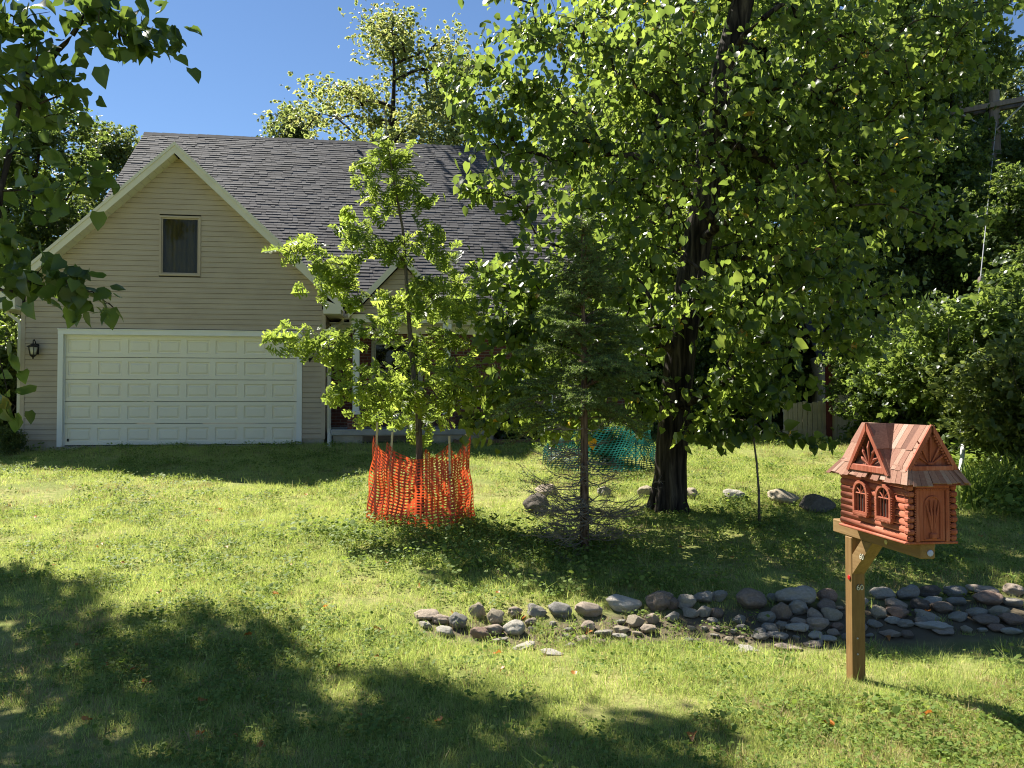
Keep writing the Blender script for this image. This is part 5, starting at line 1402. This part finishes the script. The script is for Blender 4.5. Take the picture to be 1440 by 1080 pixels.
# --- thin sapling with large drooping leaves
def sapling():
    rng = np.random.default_rng(45); b = hit(1068, 742); base = np.array([b.x, b.y, float(gz(b.x, b.y))]); Y0 = b.y
    t = thing('sapling', 'thin dark sapling with drooping round leaves between two pale boulders', 'sapling', base)
    line = [(1068,745,Y0),(1067,690,Y0),(1064,650,Y0),(1060,620,Y0),(1062,585,Y0),(1058,540,Y0)]
    g = Grow([np.array(at(*q))-base for q in line], [.018,.015,.013,.011,.008,.003], 3); B = []
    for a in [(1010,605,34,16,.3,7),(1050,600,40,22,.4,9),(1105,612,36,14,.4,6),(1150,622,22,10,.3,2),(1030,560,44,22,.4,9),(1080,565,36,20,.4,7),(1060,530,40,18,.3,7)]:
        px, py, rx, ry, rd, n = a; B.append(pxblob(rng, px, py, Y0, rx, ry, rd, n)-base)
    g.reach(np.concatenate(B), seg=.15, lift=.12, back=.1, minz=.9)
    g.wood('trunk', M['bark_young'], t, rt=.0022, expo=.45, rmax=.012, nside=(7,4))
    foliage('crown', g, leaf_linden(), M['leaf_linden'], t, 7, .12, spread=.06, droop=.7, up=.6, last=.6, seed=4)
sapling()

# --- woodland trees: six kinds grown once, then copied
def wood_tree(seed, H, crown, nt, per, lsize, mat, name='woodland_tree', clear=.28, tr=.2, lift=.16, tpl=None, spread=.28, lean=0.0, rt=.008):
    rng = np.random.default_rng(seed); t = thing(name, '', 'tree', (0,0,0))
    k = 9; line = [np.array([lean*H*(i/k)**1.5+rng.normal(0,.10)*min(i,1), rng.normal(0,.10)*min(i,1), H*.96*i/k - (.3 if i == 0 else 0)]) for i in range(k+1)]
    g = Grow(line, [tr*(1-.93*(i/k)**.9)+.01 for i in range(k+1)], seed)
    B = []; nb = 26
    for i in range(nb):
        f = (i+.5)/nb; z = H*(clear+(1-clear)*f); prof = math.sin(math.pi*min(1, .18+.80*f))**.7*(1-.25*f)
        for q in range(2):
            a = rng.uniform(0, 6.283); rr_ = crown*prof*rng.uniform(.25,1.0); c = (rr_*math.cos(a)+lean*z, rr_*math.sin(a), z+rng.normal(0,.3))
            s = crown*rng.uniform(.20,.36); B.append(blob(rng, c, (s, s, s*.75), max(3, nt//(2*nb)), .5))
    E = np.concatenate(B); E = E[(E[:,2] < H) & (E[:,2] > .4)]
    g.reach(E, seg=.6, lift=lift, back=.5, minz=H*clear*.6)
    g.wood('trunk', M['bark'], t, rt=rt, expo=.5, rmax=tr*.55, nside=(9,3))
    foliage('crown', g, tpl or leaf_kite(), mat, t, per, lsize, spread=spread, droop=.35, up=.7, last=.6, seed=seed, sdev=.28)
    return t
TPL = leaf_cluster(1, 6)
W1 = wood_tree(101, 14, 3.6, 330, 40, .23, M['leaf_wood'], tpl=TPL)
W2 = wood_tree(102, 12, 3.2, 330, 40, .215, M['leaf_wood'], tpl=leaf_cluster(2, 6), clear=.12)
W3 = wood_tree(103, 15, 4.0, 360, 36, .23, M['leaf_pale'], tpl=leaf_cluster(3, 5))
LO = wood_tree(104, 16, 3.7, 240, 44, .155, M['leaf_locust'], 'locust_tree', clear=.42, tr=.26, tpl=leaf_cluster(4, 8), spread=.36, lift=.22, rt=.016)
def bush_tree(seed, H, Rr, mat, nt=150, per=30, ls=.2, name='shrub', tpl=None):
    rng = np.random.default_rng(seed); t = thing(name, '', 'shrub', (0,0,0)); g = Grow([np.array((0,0,-.1)), np.array((.02,0,H*.3)), np.array((.0,.05,H*.6))], [.05,.035,.015], seed)
    E = np.concatenate([blob(rng, (rng.uniform(-.6,.6)*Rr, rng.uniform(-.6,.6)*Rr, H*rng.uniform(.25,.8)), (Rr*.5,Rr*.5,H*.25), nt//10) for _ in range(10)]); E = E[E[:,2] > .12]
    g.reach(E, seg=.3, lift=.15, back=.4); g.wood('trunk', M['bark_young'], t, rt=.004, expo=.45, rmax=.04, nside=(6,3))
    foliage('crown', g, tpl or leaf_kite(), mat, t, per, ls, spread=.14, droop=.2, up=.8, last=.7, seed=seed, sdev=.3)
    return t
S1 = bush_tree(201, 2.6, 1.5, M['leaf_wood'], nt=190, per=42, tpl=leaf_cluster(5, 5), ls=.15)
S2 = bush_tree(202, 2.2, 1.3, M['leaf_pale'], nt=130, per=34, tpl=leaf_cluster(6, 5), ls=.14)
used = set()
def plant(src, x, y, sc, rz, label, cat='tree', group=None, sz=1.0):
    o = src if src.name not in used else copy_tree(src)
    used.add(src.name)
    o.location = (x, y, float(gz(x, y))-.05); o.rotation_euler = (0,0,rz); o.scale = (sc, sc, sc*sz)
    o['label'] = label; o['category'] = cat
    if group: o['group'] = group
    elif 'group' in o: del o['group']
    return o
GW_ = 'woodland trees round the yard'
def wt(src, px, Y, topy, rz, label, wide=1.0):
    """place a tree whose tip shows at row topy"""
    H = {W1.name: 14, W2.name: 12, W3.name: 15, LO.name: 16}[src.name.split('.')[0] if False else src.name]
    p = at(px, topy, Y); h = p.z - float(gz(p.x, Y)); s = h/H
    return plant(src, p.x, Y, s*wide, rz, label, 'tree', GW_, 1/wide)
wt(LO, 548, 31, 14, .6, 'tall airy yellow green tree with visible limbs rising behind the roof ridge', 1.22)
wt(LO, 660, 33, 75, 2.4, 'pale feathery tree behind the roof, beside the tallest one and half behind the linden', .9)
wt(W3, 408, 38, 152, 1.0, 'small round far tree peeking over the ridge before the tall airy tree', .8)
wt(W1, 55, 25, 140, .3, 'dark dense tree behind the garage, nearest the overhanging heart leaf branches', 1.15)
wt(W3, 150, 30, 176, 2.0, 'paler tree close against the main roof rake behind the garage')
wt(W2, -60, 21, 250, 1.3, 'dark tree at the outer edge of the view behind the garage corner', 1.1)
wt(W2, 10, 33, 215, 4.0, 'far dark tree low between the trunks behind the garage', 1.2)
# right-hand woods
wt(W1, 905, 27, 60, 1.1, 'tall dark woodland tree straight behind the linden trunk, far side of the chimney', 1.1)
wt(W2, 1010, 24, 120, 3.0, 'dark woodland tree just past the linden trunk at the back of the lawn', 1.25)
wt(W1, 1110, 26, -40, 5.0, 'tall woodland tree behind the linden crown above the shed fence', 1.1)
wt(W3, 1190, 23, 40, .9, 'woodland tree with paler leaves standing over the shed', .95)
wt(W1, 1270, 28, -10, 2.2, 'tall dark woodland tree between the shed and the utility pole', 1.1)
wt(W2, 1330, 20.5, 190, 4.4, 'leafy dark tree in front of the utility pole base', 1.1)
wt(W3, 1385, 31, 90, 1.7, 'pale topped tree far behind the utility pole crossarm', 1.0)
wt(W2, 1425, 18.6, 235, 2.9, 'leafy green tree with low branches between the pole and the bright shrub', 1.1)
wt(W3, 1300, 20.5, 265, 4.6, 'paler bushy tree filling the gap before the dark woods, left of the guy wire', 1.0)
wt(W2, 1440, 24, 215, .4, 'dark tree just past the utility pole', 1.2)
wt(W1, 1520, 21, 120, 3.6, 'dark tree past the edge of the view by the guy wire', 1.1)
wt(W1, 1340, 22.5, -30, 5.6, 'tall leaning oak like tree overhanging the sky beside the utility pole', .8)
wt(W3, 1600, 28, 60, 5.1, 'outermost pale tree of the woods beyond the pole')
wt(W2, 1262, 21.5, 300, 2.7, 'low branching dark tree right behind the mailbox', 1.2)
wt(W2, 1070, 22.5, 330, 1.6, 'low dark tree at the lawn edge behind the sapling', 1.3)
wt(W2, 950, 21.5, 300, .2, 'low dark tree at the lawn edge behind the linden trunk', 1.3)
wt(W1, 840, 33, 130, 4.2, 'dark tree behind the chimney', 1.0)
wt(W3, 780, 36, 120, 3.3, 'pale far tree behind the roof end seen through linden leaves', .9)
GS = 'shrubs along the edge of the woods'
for src, px, Y, h, rz, lab in [(S2,1420,12.6,1.05,.2,'bright bushy shrub past the guy wire guard'),(S2,1470,11.8,1.2,1.4,'pale shrub cut by the edge of the view, past the guy wire'),(S1,1385,15.5,1.35,2.6,'dark shrub behind the guy wire guard'),(S2,1345,17.0,1.0,.9,'pale shrub between the guy wire and the shed'),
    (S1,1290,17.2,1.2,4.0,'dark shrub directly behind the mailbox roof'),(S2,1215,21.9,1.5,5.0,'pale greyish shrub rising behind the shed'),(S1,1085,20.6,1.0,1.9,'dark shrub close beside the dappled board fence'),(S2,1010,20.4,.9,3.1,'low pale shrub at the lawn edge past the linden trunk'),
    (S1,930,21.5,1.0,.5,'low dark shrub at the lawn edge behind the teal fence'),(S1,1450,16.5,1.05,5.5,'tall dark shrub at the edge of the view behind the bright shrub'),
    (S1,-5,19.0,1.0,2.2,'green shrub beside the garage corner downspout'),(S2,12,16.4,.32,1.2,'little pale shrub at the foot of the garage corner'),(S1,-40,17.5,1.2,4.1,'shrub at the outer edge of the view beyond the garage')]:
    p = at(px, 600, Y); plant(src, p.x, Y, h, rz, lab, 'shrub', GS)
# shrub inside the teal fence
c = hit(843, 655); plant(S1, c.x, c.y, .38, 1.0, 'small leafy shrub fenced in by the teal mesh', 'shrub')
# plants in the raised bed
BP = bush_tree(203, .55, .45, M['leaf_wood'], 60, 14, .10, 'bed_plant')
for i, u in enumerate((9.7, 10.5, 11.3, 12.1, 12.9, 13.5)):
    x, y = HB[0]+.9905*u-.1374*.45, HB[1]+.1374*u+.9905*.45
    lab = ['low dark plant at the porch end of the timber edged bed','second dark plant from the porch in the timber bed','third dark plant from the porch in the timber bed','fourth dark plant from the porch in the timber bed','fifth dark plant from the porch in the timber bed','dark plant at the far end of the timber edged bed'][i]
    o = plant(BP, x, y, 1.0+.1*(i % 3), i*1.3, lab, 'plant', 'plants in the raised bed'); o.location.z = .70
# far wood closing the horizon
def far_wood():
    rng = np.random.default_rng(9); n = 26000; x = rng.uniform(-75, 75, n); y = 44+rng.uniform(0, 9, n)+.004*x*x*0; h = 8.5+2.2*np.sin(x*.31)+1.6*np.sin(x*.83+1)+1.0*np.sin(x*1.9)
    z = 1+h*rng.random(n)**.8; P = np.stack([x,y,z],1)
    V, T, t = leaves_arrays(leaf_cluster(8, 4), P, rng.normal(size=(n,3))+[0,-.2,0], rng.normal(size=(n,3))+[0,-.4,.5], rng.uniform(.7,1.3,n), rng.beta(2.2,2.6,n))
    o = mesh_np('far_wood', V, T, M['leaf_wood'], None, {'tint': t}); tag(o, 'dark mass of far woodland closing the view behind house and trees', 'woods', kind='stuff')
far_wood()

# --- arching strap-leaved clump on the right
def strap_clump(seed):
    rng = np.random.default_rng(seed); V = []; T = []; ti = []
    for i in range(130):
        a = rng.uniform(0, 6.283); L = rng.uniform(.35,.75); w = rng.uniform(.009,.016); o = rng.normal(0,.10,2); lean = rng.uniform(.25,.9); k = len(V); tt = rng.beta(2,2)
        d = np.array([math.cos(a), math.sin(a), 0]); s = np.array([-d[1], d[0], 0])
        for j in range(6):
            f = j/5; p = np.array([o[0],o[1],0])+d*L*lean*f**1.4+np.array([0,0,L*(f*1.1-.62*lean*f**2.6)]); ww = w*(1-f**2.2)+.001
            V += [p-s*ww, p+s*ww+np.array([0,0,.003])]; ti += [tt, tt]
        for j in range(5): T.append((k+2*j, k+2*j+1, k+2*j+3, k+2*j+2))
    return np.array(V), np.array(T), ti
def straps():
    first = None
    spots = [(1372,715,'arching strap leaved clump nearest the mailbox roof edge'),(1405,708,'arching strap leaved clump in the middle of the three by the shrubs'),(1438,705,'strap leaved clump cut by the edge of the view')]
    V, T, ti = strap_clump(3)
    for i, (px, py, lab) in enumerate(spots):
        p = hit(px, py)
        if first is None: first = o = thing('strap_leaf_plant', lab, 'plant', p, 0, 'strap leaved plants below the shrubs'); mesh_np('foliage', V, T, M['weed'], o, {'tint': ti})
        else: o = copy_tree(first)
        o.location = p; o.rotation_euler = (0,0,i*2.1); o.scale = (1.1+.1*i,)*3; o['label'] = lab
straps()
# tall weedy stems among the shrubs
# ------------------------------------------------------------------ grass and weeds (geometry-node instances on a point cloud)
def tuft(seed, n, h, spread, w, lean=.7):
    rng = np.random.default_rng(seed); V = []; T = []; ti = []; t0 = rng.beta(2,2)
    for i in range(n):
        a = rng.uniform(0,6.283); L = h*rng.uniform(.5,1.25); o = rng.normal(0, spread, 2); le = rng.uniform(.1, lean); ww = w*rng.uniform(.7,1.3); d = np.array([math.cos(a), math.sin(a), 0]); b = rng.uniform(0,6.283); s = np.array([math.cos(b), math.sin(b), 0]); k = len(V); tt = np.clip(.65*t0+.35*rng.random(), 0, .95) if rng.random() > .05 else 1.0
        for j, f in enumerate((0,.45,.8)):
            p = np.array([o[0],o[1],-.01])+d*L*le*f**1.6+np.array([0,0,L*(f-.35*le*f*f)]); q = ww*(1-f*.75); V += [p-s*q, p+s*q]
        V.append(np.array([o[0],o[1],0])+d*L*le+np.array([0,0,L*(1-.35*le)])); ti += [tt]*7
        T += [(k,k+1,k+3),(k,k+3,k+2),(k+2,k+3,k+5),(k+2,k+5,k+4),(k+4,k+5,k+6)]
    return np.array(V), np.array(T), ti
def clover(seed, n, h, spread, size):
    rng = np.random.default_rng(seed); tv = np.array([(0,0,0),(-.4,.3,.05),(-.35,.75,.04),(0,.95,0),(.35,.75,.04),(.4,.3,.05)]); tf = np.array([(0,5,1),(1,5,4),(1,4,2),(2,4,3)])
    P = np.stack([rng.normal(0,spread,n), rng.normal(0,spread,n), h*rng.uniform(.3,1.2,n)],1); D = rng.normal(size=(n,3))*[1,1,.3]; N_ = rng.normal(0,.35,(n,3))+[0,0,1]
    V, T, t = leaves_arrays((tv,tf), P, D, N_, size*rng.uniform(.6,1.4,n), rng.beta(2,2,n)); return V, T, t
def grass_sets():
    col = bpy.data.collections.new('tufts'); items = []
    for s in range(3): items.append(('a_grass', *tuft(s+1, 40, .046, .055, .0020), M['grass']))
    for s in range(2): items.append(('b_tall', *tuft(s+11, 22, .095, .045, .0024, .95), M['grass']))
    for s in range(2): items.append(('c_clover', *clover(s+21, 34, .045, .06, .022), M['weed']))
    items.append(('d_dry', *tuft(31, 22, .055, .06, .0022, 1.0), M['dry']))
    items.append(('e_weed', *clover(41, 26, .11, .09, .034), M['weed']))
    for i, (nm, V, T, ti, m) in enumerate(items):
        o = mesh_np('%02d_tuft' % i, V, T, m, None, {'tint': ti}, link=False); col.objects.link(o)
    return col
def scatter(name, label, cat, P, idx, scale, seed, col):
    rng = np.random.default_rng(seed); n = len(P); me = bpy.data.meshes.new(name); me.vertices.add(n); me.vertices.foreach_set('co', P.astype(np.float32).ravel())
    def attr(nm, ty, arr, prop): a = me.attributes.new(nm, ty, 'POINT'); a.data.foreach_set(prop, arr)
    attr('pick', 'INT', idx.astype(np.int32), 'value')
    attr('rot', 'FLOAT_VECTOR', np.stack([rng.normal(0,.12,n), rng.normal(0,.12,n), rng.uniform(0,6.283,n)],1).astype(np.float32).ravel(), 'vector')
    attr('siz', 'FLOAT', scale.astype(np.float32), 'value')
    o = bpy.data.objects.new(name, me); COL.objects.link(o)
    ng = bpy.data.node_groups.new(name, 'GeometryNodeTree'); ng.interface.new_socket('Geometry', in_out='INPUT', socket_type='NodeSocketGeometry'); ng.interface.new_socket('Geometry', in_out='OUTPUT', socket_type='NodeSocketGeometry')
    N, L = ng.nodes, ng.links; gi = N.new('NodeGroupInput'); go = N.new('NodeGroupOutput'); ip = N.new('GeometryNodeInstanceOnPoints'); ci = N.new('GeometryNodeCollectionInfo')
    ci.inputs['Collection'].default_value = col; ci.inputs['Separate Children'].default_value = True; ci.inputs['Reset Children'].default_value = True
    def na(nm, ty): a = N.new('GeometryNodeInputNamedAttribute'); a.data_type = ty; a.inputs[0].default_value = nm; return a.outputs[0]
    L.new(gi.outputs[0], ip.inputs['Points']); L.new(ci.outputs[0], ip.inputs['Instance']); ip.inputs['Pick Instance'].default_value = True
    L.new(na('pick','INT'), ip.inputs['Instance Index']); L.new(na('siz','FLOAT'), ip.inputs['Scale'])
    e2r = N.new('FunctionNodeEulerToRotation'); L.new(na('rot','FLOAT_VECTOR'), e2r.inputs[0]); L.new(e2r.outputs[0], ip.inputs['Rotation'])
    L.new(ip.outputs[0], go.inputs[0]); md = o.modifiers.new('scatter', 'NODES'); md.node_group = ng
    return tag(o, label, cat, kind='stuff')
def patch_noise(x, y):
    return (np.sin(x*1.7+y*.9)+np.sin(x*.6-y*1.9+1)+np.sin(x*3.3+y*2.7+2)*.6+np.sin(-x*2.1+y*4.1)*.5+np.sin(x*7.1+y*1.3)*.35+np.sin(y*8.3-x*3.1)*.3)/2.2
def lawn():
    rng = np.random.default_rng(50); col = grass_sets(); PX = []; 
    rk = [(hit(r[0], r[1]+r[3]*.3), r[2]) for r in ROCKS]
    rkx = np.array([p.x for p, w in rk]); rky = np.array([p.y for p, w in rk]); rkr = np.array([w/F*p.y*.46 for p, w in rk])
    for y0, y1, den, sc in ((3.0,5.2,520,.85),(5.2,7.5,330,.95),(7.5,11,210,1.05),(11,16,120,1.25),(16,23,60,1.6)):
        xa = y1*.72+.5; n = int((y1-y0)*2*xa*den); x = rng.uniform(-xa, xa, n); y = rng.uniform(y0, y1, n); s = sc*rng.lognormal(0,.22,n); PX.append(np.stack([x,y,s],1))
    A = np.concatenate(PX); x, y, s = A.T
    nn = patch_noise(x, y); n2 = patch_noise(x*.43+5, y*.43-3)
    keep = rng.random(len(x)) < np.clip(.92+.45*nn+.45*n2, .12, 1)
    # house footprint
    u = (x-HB[0])*.9905+(y-HB[1])*.1374; v = -(x-HB[0])*.1374+(y-HB[1])*.9905
    keep &= ~((u > -.02) & (u < 13.7) & (v > np.where(u < GW, -.03, np.where(u < 10.15, -.06, 1.15)))) & ~((u > 9.25) & (v > -.5) & (v < 1.2) & (u < 13.8))
    # stones keep the grass off them
    near = (y > 5.2) & (y < 8.2); d = np.full(len(x), 9.0)
    ii = np.where(near)[0]; d[ii] = np.min(np.hypot(x[ii,None]-rkx, y[ii,None]-rky)/rkr, axis=1); keep &= (d > 1.0) & ~((d < 2.6) & (rng.random(len(x)) < np.where(x > .8, .8, .5)))
    x, y, s, nn, n2 = (q[keep] for q in (x, y, s, nn, n2)); z = gz(x, y); n = len(x)
    r = rng.random(n); idx = rng.integers(0, 3, n)
    idx = np.where(r < .13+.10*nn, 5+rng.integers(0,2,n), idx)
    idx = np.where((r > .91) | ((r > .66) & (n2 < -.5)) | ((r > .7) & (x > 1.0) & (y < 5.3)), 7, idx)
    idx = np.where((rng.random(n) < .025) | ((rng.random(n) < .2) & (y > 4.8) & (y < 8) & (x > -1)), 3+rng.integers(0,2,n), idx)
    # leafy ground cover under the linden, the spruce and round the orange fence
    gc = np.exp(-(((x-1.0)/2.4)**2+((y-8.6)/1.2)**2)) + .8*np.exp(-(((x+1.1)/.9)**2+((y-9.4)/.6)**2)); gm = rng.random(n) < gc*.55
    idx = np.where(gm, np.where(rng.random(n) < .4, 8, np.where(rng.random(n) < .5, 5, 3)), idx)
    s = np.where(x > 8.2, s*2.2, s)
    scatter('grass', 'sunlit lawn grass mixed with clover and dry blades', 'grass', np.stack([x,y,z],1), idx, s, 1, col)
    # loose leafy weeds at the lawn's wooded edge
    m = 2600; wx = rng.uniform(6.2, 15, m); wy = rng.uniform(10.2, 18.5, m); k = wx > .535*wy+.25; wx, wy = wx[k], wy[k]
    scatter('undergrowth', 'leafy weedy undergrowth along the foot of the shrubs', 'undergrowth', np.stack([wx,wy,gz(wx,wy)],1), np.where(rng.random(len(wx)) < .6, 8, 4), rng.uniform(1.4,3.4,len(wx)), 2, col)
lawn()

# fallen leaves
def fallen():
    rng = np.random.default_rng(61); tv, tf = leaf_linden(); me = None
    spots = [(533,890),(460,858),(588,829),(430,700),(308,720),(50,732),(75,800),(175,797),(410,800),(545,795),(1160,1025),(1300,1015),(620,1023),(1030,790),(960,775),(355,900),(700,840),(830,893),(225,840),(1240,690)]
    rr2 = random.Random(8)
    spots += [(rr2.uniform(20,1380), rr2.uniform(680,1060)) for _ in range(34)]
    first = None
    for i, (px, py) in enumerate(spots):
        p = hit(px, py)
        if first is None:
            mesh = mesh_np('fallen_leaf', tv*[.062,.062,.14], tf, M['fallen'], None, {'tint': np.full(len(tv), .6)}, smooth=True); o = first = mesh
        else: o = first.copy(); COL.objects.link(o)
        o.location = (p.x, p.y, p.z+.04); o.rotation_euler = (rng.normal(0,.35), rng.normal(0,.35), rng.uniform(0,6.28)); o.scale = (rng.uniform(.6,1.1),)*3
        tag(o, 'small curled orange brown leaf fallen on the grass', 'fallen leaf', 'fallen leaves on the lawn')
fallen()
